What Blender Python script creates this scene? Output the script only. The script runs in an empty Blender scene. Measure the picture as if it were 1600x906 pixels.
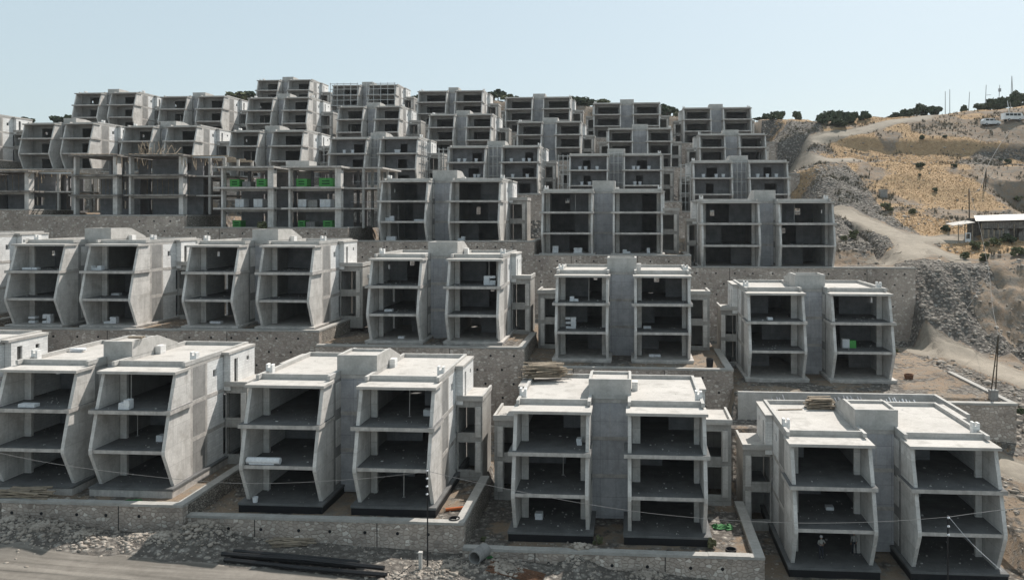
import bpy, math, random
import numpy as np
from mathutils import Vector, noise
R = math.radians
random.seed(11)
rng = np.random.default_rng(5)
scn = bpy.context.scene
col = scn.collection

# ------------------------------------------------------------------ camera
F = 1230.0; PCX = 895.0; PCY = 335.0
YAW = R(4.2); PITCH = 0.0
cam_d = bpy.data.cameras.new("camera"); cam = bpy.data.objects.new("camera", cam_d); col.objects.link(cam)
cam.location = (0, 0, 0); cam.rotation_euler = (R(90) - PITCH, 0, YAW)
cam_d.sensor_width = 36.0; cam_d.lens = F / 1600 * 36.0
cam_d.shift_x = -(PCX - 800) / 1600; cam_d.shift_y = (PCY - 453) / 1600
cam_d.clip_start = 0.5; cam_d.clip_end = 6000
scn.camera = cam
FW = Vector((-math.sin(YAW) * math.cos(PITCH), math.cos(YAW) * math.cos(PITCH), -math.sin(PITCH)))
RT = Vector((math.cos(YAW), math.sin(YAW), 0)); UP = RT.cross(FW)
def ray(px, py): return FW + RT * ((px - PCX) / F) + UP * ((PCY - py) / F)
def atY(px, py, Y):
    d = ray(px, py); return d * (Y / d.y)
def atZ(px, py, Z):
    d = ray(px, py); return d * (Z / d.z)
def depth(p): return Vector(p).dot(FW)

# ------------------------------------------------------------------ light
SUN = Vector((0.43, 0.74, 1.0)).normalized()          # towards the sun: behind the houses, a little to the right
el = math.asin(SUN.z); az = math.atan2(SUN.x, SUN.y)
w = bpy.data.worlds.new("World"); scn.world = w; w.use_nodes = True
nt = w.node_tree; bg = nt.nodes["Background"]; sky = nt.nodes.new("ShaderNodeTexSky")
sky.sky_type = 'NISHITA'; sky.sun_disc = False; sky.sun_elevation = el; sky.sun_rotation = az
sky.air_density = 1.0; sky.dust_density = 2.2; sky.ozone_density = 1.3; sky.altitude = 50
mxw = nt.nodes.new("ShaderNodeMix"); mxw.data_type = 'RGBA'; mxw.inputs[0].default_value = .68; mxw.inputs[7].default_value = (4.7, 5.6, 5.8, 1)   # a thin even haze over the whole sky
nt.links.new(sky.outputs[0], mxw.inputs[6]); nt.links.new(mxw.outputs[2], bg.inputs[0]); bg.inputs[1].default_value = 0.10
sd = bpy.data.lights.new("sun", 'SUN'); so = bpy.data.objects.new("sun", sd); col.objects.link(so)
sd.energy = 4.5; sd.angle = R(0.5); sd.color = (1.0, 0.94, 0.865)
so.rotation_euler = SUN.to_track_quat('Z', 'Y').to_euler(); so.location = (40, 60, 120)
vs = scn.view_settings; vs.view_transform = 'Standard'; vs.look = 'None'; vs.exposure = 0.47; vs.gamma = 1.0; vs.use_curve_mapping = False
scn.cycles.max_bounces = 6; scn.cycles.diffuse_bounces = 4; scn.cycles.use_denoising = True

# ------------------------------------------------------------------ materials
MATS = {}
def mat(name, c1, c2=None, rough=0.9, scale=0.5, streak=0.0, joints=0.0, jw=2.6, jh=1.55, bump=0.25, fine=6.0, metal=0.0, stain=None, stain_amt=0.0):
    m = bpy.data.materials.new(name); m.use_nodes = True; MATS[name] = m
    n = m.node_tree.nodes; l = m.node_tree.links; b = n["Principled BSDF"]
    b.inputs["Roughness"].default_value = rough; b.inputs["Metallic"].default_value = metal
    b.inputs["Specular IOR Level"].default_value = 0.25
    c2 = c2 or tuple(x * 0.78 for x in c1)
    g = n.new("ShaderNodeNewGeometry")
    def noise_n(sc, det=6, vec=None, rg=0.6):
        t = n.new("ShaderNodeTexNoise"); t.inputs["Scale"].default_value = sc; t.inputs["Detail"].default_value = det; t.inputs["Roughness"].default_value = rg
        l.new(vec or g.outputs["Position"], t.inputs["Vector"]); return t.outputs["Fac"]
    def ramp(src, a, b_, ca=0.0, cb=1.0):
        r = n.new("ShaderNodeMapRange"); r.inputs[1].default_value = a; r.inputs[2].default_value = b_; r.inputs[3].default_value = ca; r.inputs[4].default_value = cb
        l.new(src, r.inputs[0]); return r.outputs[0]
    def mix(f, a, b_, t='MIX'):
        x = n.new("ShaderNodeMix"); x.data_type = 'RGBA'; x.blend_type = t
        if isinstance(f, float): x.inputs[0].default_value = f
        else: l.new(f, x.inputs[0])
        for i, v in ((6, a), (7, b_)):
            if isinstance(v, tuple): x.inputs[i].default_value = (*v[:3], 1)
            else: l.new(v, x.inputs[i])
        return x.outputs[2]
    c = mix(ramp(noise_n(scale), .36, .64), c1, c2)
    fn = noise_n(fine, 8, rg=0.7)
    v = ramp(fn, .3, .7, .86, 1.1)
    comb = n.new("ShaderNodeCombineColor"); [l.new(v, comb.inputs[i]) for i in range(3)]
    c = mix(1.0, c, comb.outputs[0], 'MULTIPLY')
    if streak or joints:
        sx = n.new("ShaderNodeSeparateXYZ"); l.new(g.outputs["Position"], sx.inputs[0])
        ad = n.new("ShaderNodeMath"); ad.operation = 'ADD'; l.new(sx.outputs[0], ad.inputs[0]); l.new(sx.outputs[1], ad.inputs[1])
        cx = n.new("ShaderNodeCombineXYZ"); l.new(ad.outputs[0], cx.inputs[0]); l.new(sx.outputs[2], cx.inputs[1])
    if streak:
        mp = n.new("ShaderNodeMapping"); mp.inputs["Scale"].default_value = (2.6, 0.22, 1); l.new(cx.outputs[0], mp.inputs[0])
        s = ramp(noise_n(1.0, 5, mp.outputs[0]), .52, .75, 0.0, streak)
        c = mix(s, c, tuple(x * 0.5 for x in c1))
    if joints:
        bt = n.new("ShaderNodeTexBrick"); bt.inputs["Color1"].default_value = (1, 1, 1, 1); bt.inputs["Color2"].default_value = (.86, .86, .86, 1); bt.inputs["Mortar"].default_value = (1 - joints,) * 3 + (1,)
        bt.inputs["Scale"].default_value = 1.0; bt.inputs["Mortar Size"].default_value = 0.018; bt.inputs["Brick Width"].default_value = jw; bt.inputs["Row Height"].default_value = jh; bt.offset = 0.0
        l.new(cx.outputs[0], bt.inputs["Vector"])
        c = mix(1.0, c, bt.outputs[0], 'MULTIPLY')
    if stain:
        c = mix(ramp(noise_n(0.9, 7), .52, .66, 0, stain_amt), c, stain)
    l.new(c, b.inputs["Base Color"])
    if bump:
        bp = n.new("ShaderNodeBump"); bp.inputs["Strength"].default_value = bump; bp.inputs["Distance"].default_value = 0.04
        l.new(fn, bp.inputs["Height"]); l.new(bp.outputs[0], b.inputs["Normal"])
    return m
M_INT = mat("shade_darkened_interior_concrete", (.30, .30, .31), (.21, .21, .22), scale=.8, joints=.25)  # darker copy of the concrete: the shade of the rooms painted into its colour
M_CON = mat("bare_concrete", (.44, .425, .40), (.31, .30, .285), streak=.6, joints=.35, stain=(.24, .225, .205), stain_amt=.5)
M_SLAB = mat("slab_edge_concrete", (.52, .49, .46), (.37, .35, .33), scale=1.3, streak=.6, stain=(.27, .255, .235), stain_amt=.6)
M_FLOOR = mat("shade_darkened_floor_concrete", (.145, .145, .145), (.10, .10, .10), scale=.7)  # balcony and room shade painted into the floor colour, far below the slab edges
M_PANEL = mat("grey_shear_panel", (.33, .32, .305), (.25, .243, .235), streak=.5, scale=.7, joints=.2)
M_CORE = mat("core_concrete", (.50, .495, .51), (.37, .375, .395), streak=.6, joints=.4, stain=(.27, .27, .275), stain_amt=.5)
M_BLOCK = mat("white_block_infill", (.80, .795, .78), (.68, .67, .655), scale=.6, joints=.22, jw=.6, jh=.25)
M_PLAS = mat("pale_panel", (.67, .645, .615), (.54, .52, .495), scale=.8, streak=.6, joints=.3, jw=3.4, jh=1.55, stain=(.36, .335, .305), stain_amt=.55)
M_ROOF = mat("roof_screed", (.47, .447, .42), (.40, .38, .355), scale=.28, stain=(.25, .235, .215), stain_amt=.5)
M_PARA = mat("parapet_concrete", (.47, .455, .435), (.37, .36, .34), scale=1.1, streak=.3)
M_DUSK = mat("sooty_concrete", (.28, .26, .24), (.11, .10, .09), scale=.9, streak=.5)
M_BLACK = mat("bitumen_coat", (.012, .013, .016), rough=.6, bump=.1)
M_COPE = mat("coping_concrete", (.37, .355, .335), (.30, .29, .27), scale=1.2)
M_WOOD = mat("weathered_timber", (.34, .28, .21), (.20, .165, .13), scale=3.0)
M_STEEL = mat("galvanised_steel", (.42, .43, .44), rough=.5, metal=.6, bump=0)
M_CABLE = mat("grey_cable", (.20, .20, .20), rough=.9, bump=0)
M_SCAF = mat("pale_scaffold_tube", (.50, .50, .49), rough=.8, bump=0)
M_RUST = mat("rusty_steel", (.17, .085, .05), (.10, .055, .035), scale=5.0)
M_PIPE = mat("black_plastic_pipe", (.02, .02, .022), rough=.45, bump=.05)
M_GREEN = mat("green_plastic", (.10, .40, .10), (.08, .33, .08), rough=.6, bump=0)
M_NET = mat("faded_green_net", (.05, .17, .06), rough=.8, bump=0)
M_GREEND = mat("dark_mark", (.02, .12, .03), rough=.6, bump=0)
M_WHITE = mat("white_sheeting", (.72, .73, .74), (.62, .63, .65), rough=.7, scale=2)
M_ORANGE = mat("orange_plastic", (.55, .14, .04), rough=.6, bump=0)
M_CHAR = mat("charred_formwork", (.11, .085, .07), (.05, .045, .042), scale=2.0)
M_TIN = mat("pale_tin_roof", (.36, .34, .315), (.25, .23, .21), rough=.5, scale=1.2, bump=.1)
M_PLANK = mat("grey_planks", (.24, .22, .20), (.13, .12, .11), scale=2.2, joints=.7, jw=.28, jh=8.0)
M_CARW = mat("white_car_paint", (.78, .79, .80), rough=.3, bump=0)
M_GLASS = mat("dark_glass", (.02, .025, .03), rough=.1, bump=0)
M_TYRE = mat("tyre_rubber", (.02, .02, .02), rough=.9, bump=0)
M_SKIN = mat("skin", (.42, .25, .18), bump=0)
M_CLOTH = mat("dark_trousers", (.035, .04, .055), bump=0)
M_VEST = mat("grey_vest", (.42, .42, .40), bump=0)
M_REFL = mat("reflective_band", (.78, .78, .70), bump=0)
M_ROCK = mat("broken_rock", (.39, .345, .30), (.23, .20, .17), scale=.6, fine=9)
M_BARK = mat("bark", (.09, .07, .05), scale=4)

def stone_mat(name, cols, mortar, sc=2.1, gap=.05):
    m = bpy.data.materials.new(name); m.use_nodes = True
    n = m.node_tree.nodes; l = m.node_tree.links; b = n["Principled BSDF"]; b.inputs["Roughness"].default_value = .95; b.inputs["Specular IOR Level"].default_value = .2
    g = n.new("ShaderNodeNewGeometry"); sx = n.new("ShaderNodeSeparateXYZ"); l.new(g.outputs["Position"], sx.inputs[0])
    ad = n.new("ShaderNodeMath"); ad.operation = 'ADD'; l.new(sx.outputs[0], ad.inputs[0]); l.new(sx.outputs[1], ad.inputs[1])
    cx = n.new("ShaderNodeCombineXYZ"); l.new(ad.outputs[0], cx.inputs[0]); l.new(sx.outputs[2], cx.inputs[1])
    nz = n.new("ShaderNodeTexNoise"); nz.inputs["Scale"].default_value = 2.5; l.new(cx.outputs[0], nz.inputs["Vector"])
    vm = n.new("ShaderNodeVectorMath"); vm.operation = 'MULTIPLY_ADD'; l.new(nz.outputs["Color"], vm.inputs[0]); vm.inputs[1].default_value = (.25, .25, 0); l.new(cx.outputs[0], vm.inputs[2])
    mp = n.new("ShaderNodeMapping"); mp.inputs["Scale"].default_value = (1, 1.35, 1); l.new(vm.outputs[0], mp.inputs[0])
    v1 = n.new("ShaderNodeTexVoronoi"); v1.voronoi_dimensions = '2D'; v1.inputs["Scale"].default_value = sc; l.new(mp.outputs[0], v1.inputs["Vector"])
    v2 = n.new("ShaderNodeTexVoronoi"); v2.voronoi_dimensions = '2D'; v2.feature = 'DISTANCE_TO_EDGE'; v2.inputs["Scale"].default_value = sc; l.new(mp.outputs[0], v2.inputs["Vector"])
    sc_ = n.new("ShaderNodeSeparateColor"); l.new(v1.outputs["Color"], sc_.inputs[0])
    cr = n.new("ShaderNodeValToRGB"); cr.color_ramp.interpolation = 'LINEAR'
    e = cr.color_ramp.elements; e[0].position = 0; e[0].color = (*cols[0], 1); e[1].position = 1; e[1].color = (*cols[-1], 1)
    for i, c in enumerate(cols[1:-1]): x = e.new((i + 1) / (len(cols) - 1)); x.color = (*c, 1)
    l.new(sc_.outputs[0], cr.inputs[0])
    mr = n.new("ShaderNodeMapRange"); mr.inputs[1].default_value = gap * .3; mr.inputs[2].default_value = gap * 1.6; l.new(v2.outputs["Distance"], mr.inputs[0])
    mx = n.new("ShaderNodeMix"); mx.data_type = 'RGBA'; l.new(mr.outputs[0], mx.inputs[0]); mx.inputs[6].default_value = (*mortar, 1); l.new(cr.outputs[0], mx.inputs[7])
    big = n.new("ShaderNodeTexNoise"); big.inputs["Scale"].default_value = .22; big.inputs["Detail"].default_value = 6; l.new(g.outputs["Position"], big.inputs["Vector"])
    bm = n.new("ShaderNodeMapRange"); bm.inputs[1].default_value = .3; bm.inputs[2].default_value = .7; bm.inputs[3].default_value = .72; bm.inputs[4].default_value = 1.2; l.new(big.outputs[0], bm.inputs[0])
    cc = n.new("ShaderNodeCombineColor"); [l.new(bm.outputs[0], cc.inputs[i]) for i in range(3)]
    m2 = n.new("ShaderNodeMix"); m2.data_type = 'RGBA'; m2.blend_type = 'MULTIPLY'; m2.inputs[0].default_value = 1; l.new(mx.outputs[2], m2.inputs[6]); l.new(cc.outputs[0], m2.inputs[7])
    l.new(m2.outputs[2], b.inputs["Base Color"])
    bp = n.new("ShaderNodeBump"); bp.inputs["Strength"].default_value = .7; bp.inputs["Distance"].default_value = .08; l.new(mr.outputs[0], bp.inputs["Height"]); l.new(bp.outputs[0], b.inputs["Normal"])
    MATS[name] = m; return m
M_STONE = stone_mat("mortared_stone", [(.34, .29, .25), (.47, .405, .355), (.38, .325, .285), (.48, .415, .365), (.41, .35, .305), (.44, .38, .33), (.66, .60, .54), (.27, .23, .20), (.46, .405, .355)], (.37, .31, .265), sc=2.7, gap=.09)
M_STONE2 = stone_mat("dry_stone_face", [(.30, .27, .23), (.40, .365, .32), (.22, .195, .17), (.48, .44, .39)], (.06, .055, .05), sc=3.6, gap=.09)

# ------------------------------------------------------------------ mesh helpers
class MB:
    def __init__(s): s.v = []; s.f = []; s.m = []
    def box(s, x0, x1, y0, y1, z0, z1, m=0):
        b = len(s.v); s.v += [(x0, y0, z0), (x1, y0, z0), (x1, y1, z0), (x0, y1, z0), (x0, y0, z1), (x1, y0, z1), (x1, y1, z1), (x0, y1, z1)]
        for q in ((0, 3, 2, 1), (4, 5, 6, 7), (0, 1, 5, 4), (1, 2, 6, 5), (2, 3, 7, 6), (3, 0, 4, 7)): s.f.append(tuple(b + i for i in q)); s.m.append(m)
        return s
    def prism(s, poly, w0, w1, axis='x', m=0):
        b = len(s.v); k = len(poly)
        for wv in (w0, w1):
            for (p, q) in poly: s.v.append((wv, p, q) if axis == 'x' else ((p, wv, q) if axis == 'y' else (p, q, wv)))
        s.f.append(tuple(b + i for i in range(k))); s.m.append(m)
        s.f.append(tuple(b + k + i for i in reversed(range(k)))); s.m.append(m)
        for i in range(k):
            j = (i + 1) % k; s.f.append((b + i, b + k + i, b + k + j, b + j)); s.m.append(m)
        return s
    def obox(s, c, ax, size, m=0):
        """oriented box: centre, three axes, three sizes"""
        b = len(s.v); c = Vector(c)
        for k in range(8):
            p = c.copy()
            for i in range(3): p += ax[i] * (size[i] * (.5 if (k >> i) & 1 else -.5))
            s.v.append(tuple(p))
        for q in ((0, 2, 3, 1), (4, 5, 7, 6), (0, 1, 5, 4), (2, 6, 7, 3), (0, 4, 6, 2), (1, 3, 7, 5)): s.f.append(tuple(b + i for i in q)); s.m.append(m)
        return s
    def tube(s, p, q, r, n=6, m=0, r2=None, cap=True):
        p = Vector(p); q = Vector(q); d = (q - p).normalized(); a = d.orthogonal().normalized(); e = d.cross(a); b = len(s.v); r2 = r if r2 is None else r2
        for c, rr in ((p, r), (q, r2)):
            for i in range(n): t = 2 * math.pi * i / n; s.v.append(tuple(c + a * (rr * math.cos(t)) + e * (rr * math.sin(t))))
        for i in range(n): j = (i + 1) % n; s.f.append((b + i, b + j, b + n + j, b + n + i)); s.m.append(m)
        if cap: s.f.append(tuple(b + i for i in reversed(range(n)))); s.m.append(m); s.f.append(tuple(b + n + i for i in range(n))); s.m.append(m)
        return s
    def wall(s, axis, w0, w1, u0, u1, z0, z1, holes=(), m=0):
        """thick wall in a plane; axis 'x': x=w, runs along y; holes are (u0,u1,z0,z1)"""
        us = sorted({u0, u1, *[min(max(h[i], u0), u1) for h in holes for i in (0, 1)]}); zs = sorted({z0, z1, *[min(max(h[i], z0), z1) for h in holes for i in (2, 3)]})
        nu, nz = len(us) - 1, len(zs) - 1
        def solid(i, j):
            if i < 0 or j < 0 or i >= nu or j >= nz: return False
            u = (us[i] + us[i + 1]) / 2; z = (zs[j] + zs[j + 1]) / 2
            return not any(h[0] < u < h[1] and h[2] < z < h[3] for h in holes)
        def P(wv, u, z): return (wv, u, z) if axis == 'x' else (u, wv, z)
        def quad(*ps):
            b = len(s.v); s.v += ps; s.f.append((b, b + 1, b + 2, b + 3)); s.m.append(m)
        for i in range(nu):
            for j in range(nz):
                if not solid(i, j): continue
                a, b_, c, d = us[i], us[i + 1], zs[j], zs[j + 1]
                for wv in (w0, w1): quad(P(wv, a, c), P(wv, b_, c), P(wv, b_, d), P(wv, a, d))
                if not solid(i - 1, j): quad(P(w0, a, c), P(w1, a, c), P(w1, a, d), P(w0, a, d))
                if not solid(i + 1, j): quad(P(w0, b_, c), P(w1, b_, c), P(w1, b_, d), P(w0, b_, d))
                if not solid(i, j - 1): quad(P(w0, a, c), P(w1, a, c), P(w1, b_, c), P(w0, b_, c))
                if not solid(i, j + 1): quad(P(w0, a, d), P(w1, a, d), P(w1, b_, d), P(w0, b_, d))
        return s
    def build(s, name, mats, parent=None, smooth=False):
        me = bpy.data.meshes.new(name); me.from_pydata(s.v, [], s.f); mats = mats if isinstance(mats, (list, tuple)) else [mats]
        for x in mats: me.materials.append(x)
        me.polygons.foreach_set("material_index", s.m)
        if smooth: me.polygons.foreach_set("use_smooth", [True] * len(me.polygons))
        me.update(); o = bpy.data.objects.new(name, me); col.objects.link(o)
        if parent: o.parent = parent
        return o
def tag(o, label, cat, group=None):
    o["label"] = label; o["category"] = cat
    if group: o["group"] = group
    return o
def empty(name, loc, label, cat, group=None, rz=0):
    o = bpy.data.objects.new(name, None); col.objects.link(o); o.location = loc; o.rotation_euler = (0, 0, rz); o.empty_display_size = .5
    return tag(o, label, cat, group)

# ------------------------------------------------------------------ layout of the estate, row by row
# id: (row, L0, L1, R0, R1, roof_y, Yfront, floor_px, coping_y, right_corner_px, style)
ROWY = {1: 61.3, 2: 87.0, 3: 116.0, 4: 152.0, 5: 187.0, 6: 209.0}
H = {
 'A0': (1, -402, -275, -236, -108, 555, 61.3, 59.5, 770, None), 'A1': (1, -3, 119, 151, 274, 577, 61.3, 59.5, 785, 282),
 'A2': (1, 382, 506, 556, 681, 601, 61.3, 61.0, 811, 711), 'A3': (1, 799, 924, 978, 1107, 642, 61.3, 62.3, 862, 1178), 'A4': (1, 1233, 1368, 1422, 1566, 694, 61.3, 63.5, 925, None),
 'B0': (2, -253, -168, -136, -53, 369, 87, 42.3, 500, None), 'B1': (2, 17, 101, 133, 216, 380, 87, 42.3, 508, 300), 'B2': (2, 291, 374, 405, 492, 382, 87, 42.3, 512, 500),
 'B3': (2, 575.5, 660.5, 697, 784, 403, 87, 43.0, 541, 815), 'B4': (2, 866, 953, 989, 1081, 429, 87, 43.7, 574, 1132), 'B5': (2, 1166, 1260, 1297, 1396, 457, 87, 44.5, 606, None),
 'C0': (3, -125, -50, -35, 49, 267, 116, 31, 327, 42), 'C1': (3, 115, 187, 201, 290, 242, 116, 31, 336, 285), 'C2': (3, 345, 430, 450, 535, 260, 116, 32.3, 355, 540),
 'C3': (3, 593, 670, 701, 784, 281, 116, 32.2, 376, 828), 'C4': (3, 845, 928, 956, 1037, 298, 116, 32.6, 398, 1072), 'C5': (3, 1094, 1189, 1215, 1305, 314, 116, 34.2, 417, 1400),
 'D0': (4, -150, -92, -80, -25, 178, 152, 23.9, None, None), 'D1': (4, 34, 85, 99, 146, 192, 152, 23.9, None, None), 'D2': (4, 191, 239.5, 258, 308, 196.7, 152, 23.5, None, None),
 'D3': (4, 358, 406, 423, 475, 204, 152, 23.8, None, None), 'D4': (4, 514, 574, 592, 654, 215, 152, 24.5, None, None), 'D5': (4, 699, 760, 782, 843, 228.5, 152, 24.6, None, None),
 'D6': (4, 888, 951.5, 973, 1035, 241, 152, 24.2, None, None), 'D7': (4, 1081.6, 1146, 1169, 1233, 252, 152, 25.5, None, None),
 'E0': (5, 116, 158, 171, 213, 144.5, 187, 19.5, None, None), 'E1': (5, 249.6, 292.6, 307.7, 350.7, 150, 187, 20, None, None), 'E2': (5, 386, 427.5, 442, 483, 152, 187, 20.5, None, None),
 'E3': (5, 527, 569, 585, 626, 166, 187, 20.3, None, None), 'E4': (5, 669, 711, 727.5, 769, 178.5, 187, 20.3, None, None), 'E5': (5, 807, 848, 867, 908.5, 190, 187, 20.3, None, None),
 'E6': (5, 949, 990, 1010, 1050.6, 200.5, 187, 20.2, None, None), 'E7': (5, 1091.6, 1134.6, 1154, 1198, 209.5, 187, 20.6, None, None),
 'F0': (6, 401, 436, 449, 485, 124.5, 222, 16.5, None, None), 'F1': (6, 518.6, 562, 574.6, 620, 132.5, 220, 16.3, None, None), 'F2': (6, 652, 699, 710, 755, 141.5, 209, 18, None, None),
 'F3': (6, 788.7, 833, 847.5, 892, 151.5, 209, 18.5, None, None), 'F4': (6, 926.5, 971, 988, 1032, 160.5, 209, 18.2, None, None), 'F5': (6, 1067, 1112.4, 1129, 1175, 168, 209, 18.4, None, None),
}
XRIGHT = {1: 29.5, 2: 36.0, 3: 39.0, 4: 34.5, 5: 38.0, 6: 36.5}
class S: pass
HS = {}
snap = lambda v: round(v * 2) / 2
for k, (row, L0, L1, R0, R1, ry, Yf, fp, cy, cpx) in H.items():
    h = S(); h.id = k; h.row = row; h.Yf = Yf
    q = [atY(p, ry, Yf - .45) for p in (L0, L1, R0, R1)]
    h.a0, h.a1, h.b0, h.b1 = q[0].x + .15, q[1].x - .15, q[2].x + .15, q[3].x - .15
    h.zr = (q[1].z + q[2].z) / 2 ; h.dep = depth((q[1] + q[2]) / 2)
    h.nf = 2 if k == 'C0' else 3
    h.fh = fp * h.dep / F; h.zb = h.zr - h.nf * h.fh; h.xc = (h.a1 + h.b0) / 2; h.D = 12.0
    h.pad = h.zb - (.75 if row == 1 else .35); h.cz = h.zb - .2
    if cy and row == 3: h.Yw = Yf - 3.0; h.cz = atY((L0 + R1) / 2, cy, h.Yw).z; h.pad = min(h.pad, h.cz - .1)
    elif cy: h.Yw = snap(atZ((L0 + R1) / 2, cy, h.cz).y)
    else: h.Yw = Yf - 3.5
    h.Yw = min(h.Yw, Yf - 2.0); h.Yw = max(h.Yw, Yf - 6.5); h.Yw = snap(h.Yw); h.cpx = cpx; h.cy = cy
    HS[k] = h
ROWS = {r: sorted([h for h in HS.values() if h.row == r], key=lambda h: h.xc) for r in range(1, 7)}
for r, hs in ROWS.items():
    for i, h in enumerate(hs):
        if i == len(hs) - 1: h.Xb = XRIGHT[r]
        elif h.cpx and r == 3: h.Xb = snap(atY(h.cpx, h.cy, h.Yw).x)
        elif h.cpx: h.Xb = snap(atZ(h.cpx, h.cy, h.cz).x)
        else: h.Xb = snap((h.b1 + hs[i + 1].a0) / 2)
        h.Xa = hs[i - 1].Xb if i else -400.0
        h.first = i == 0; h.last = i == len(hs) - 1
HS['A4'].Yw = 55.5; HS['B5'].Yw = 79.0; HS['A0'].Yw = HS['A1'].Yw

# ------------------------------------------------------------------ terrain
NT_Y = [20, 40, 50, 56, 60, 70, 80, 90, 103, 107, 117.5, 120, 125, 140, 155, 165, 175, 192, 205, 220, 235, 255]
NT_Z = [-33, -30, -28.6, -27.6, -26.5, -23.2, -20.3, -18.6, -17.9, -16.2, -8.0, -7.2, -6.2, -3.2, -.4, 3.0, 8, 14.0, 18.3, 23.5, 28, 33]
RIDGE_PX = [-600, 0, 110, 240, 380, 520, 640, 780, 910, 1050, 1180, 1290, 1400, 1500, 1560, 1600, 2300]
RIDGE_PY = [212, 200, 192, 174, 160, 164, 164, 160, 165, 180, 190, 190, 183, 176, 171, 168, 140]
def fbm(x, y, s, o=5): return noise.fractal(Vector((x * s, y * s, 1.7)), 1.0, 2.1, o)
def nat(X, Y):
    Yn = Y + (fbm(X, 3.0, .13) * 3.2 + fbm(X, Y, .3) * 1.2) * min(max((X - 41) / 6, 0), 1) if 101 < Y < 125 else Y
    z = np.interp(Yn, NT_Y, NT_Z) + .06 * np.maximum(35 - X, 0) * np.clip((Y - 30) / 60, .45, 1) - .01 * np.maximum(X - 40, 0)
    yb = 255.0; px = PCX + F * (X * RT.x + Y * RT.y) / (X * FW.x + Y * FW.y) if Y > 60 else 800
    py = np.interp(px, RIDGE_PX, RIDGE_PY); dcam = (X * FW.x + Y * FW.y) / math.hypot(FW.x, FW.y); zr = (335 - py) / F * dcam * yb / max(Y, 60)
    if Y > 195:
        t = min(max((Y - 195) / 60, 0), 1); z = z * (1 - t) + zr * t if zr > z else min(z, zr * (.80 + .2 * t))
    if 186 < Y <= 262: z = min(z, (335 - py - 1.5) / F * dcam)
    if Y > 255: z = zr - (Y - 255) * .12 - max(0, Y - 300) * .1
    if X > 44 and 120 < Y < 250:      # old earth cuts across the slope
        e = min((X - 44) / 14, 1); yc = 203 - (X - 44) * .10; z += e * (2.6 * min(max((Y - yc) / 1.6, 0), 1) - 2.6 * min(max((Y - yc + 16) / 16, 0), 1))
        if X > 74: e = min((X - 74) / 6, 1); z += e * (4.5 * min(max((Y - 172) / 2, 0), 1) - 4.5 * min(max((Y - 150) / 22, 0), 1))
    return max(z, -45.0) if Y > 100 else z
def front_z(X, Y):
    z = np.interp(X, [-60, -45, -20, 8, 30], [-23.7, -23.9, -24.9, -26.4, -27.4])
    return z - max(0, 54 - Y) * .05
MOUNDS = []  # (x, y, radius, height)
def mound_px(px, py, z, r, hgt): p = atZ(px, py + 22, z); MOUNDS.append((p.x, p.y, r, hgt))
mound_px(60, 812, -23.6, 2.6, .9); mound_px(20, 800, -23.7, 2.2, .7); mound_px(130, 815, -23.7, 1.6, .5); mound_px(318, 822, -24.3, 1.7, 1.5); mound_px(262, 826, -24.2, 1.6, .8); mound_px(215, 823, -24.2, 1.7, .5)
mound_px(700, 868, -24.9, 2.2, .6); mound_px(905, 872, -26.3, 1.6, .9); mound_px(790, 872, -25.4, 2.0, .5); mound_px(1010, 893, -26.4, 1.6, .4); mound_px(620, 885, -24.9, 1.6, .5)
def path_pts(l): return [tuple(atY(px, py, Y))[:2] if Y else None for px, py, Y in l]
def grd_hit(px, py, y0=60, y1=260):
    d = ray(px, py); Y = y0
    while Y < y1:
        p = d * (Y / d.y)
        if p.z < hbase(p.x, p.y): return p
        Y += .5
    return d * (y1 / d.y)
def hcore(X, Y):
    """(height, kind) kind: 'pad','front','nat'"""
    for r in range(6, 0, -1):
        hs = ROWS[r]
        if X <= XRIGHT[r]:
            for h in hs:
                if X <= h.Xb + .01: break
            if Y >= h.Yw + .25:
                if r >= 5 and h.first and X < h.a0 - 8: return nat(X, Y), 'nat'
                if r == 6 and Y > h.Yf + 15:
                    t = min((Y - h.Yf - 15) / 12, 1); return h.pad * (1 - t) + nat(X, Y) * t, 'nat'
                if h.last and r == 3 and X > h.b1 + .8 and Y > h.Yf + 11:
                    t = min((Y - h.Yf - 11) / 5, 1) * min((X - h.b1 - .8) / 3, 1); return h.pad * (1 - t) + nat(X, Y) * t, 'nat'
                if h.id == 'A4' and Y > 75: return -20.3, 'pad'
                return h.pad, 'pad'
        else:
            if Y >= hs[-1].Yw + .25:
                zn = nat(X, Y); t = (X - XRIGHT[r]) / (3 if r < 4 else 8)
                if r == 2 and Y > hs[-1].Yf + 8: t = max((X - 38.5) / 1.3, 0)
                if t < 1 and r > 1 and not (r == 6 and Y > hs[-1].Yf + 15): t = t * t * (3 - 2 * t); zn = min(zn, hs[-1].pad * (1 - t) + zn * t)
                return zn, 'nat'
    if X > XRIGHT[1] + .01:
        if Y > 50: return nat(X, Y), 'nat'
    if X > 22:
        t = min(max((X - 22) / 10, 0), 1); return front_z(X, Y) * (1 - t) + nat(X, Y) * t, 'front'
    return front_z(X, Y), 'front'
def hbase(X, Y): return hcore(X, Y)[0]
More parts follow.
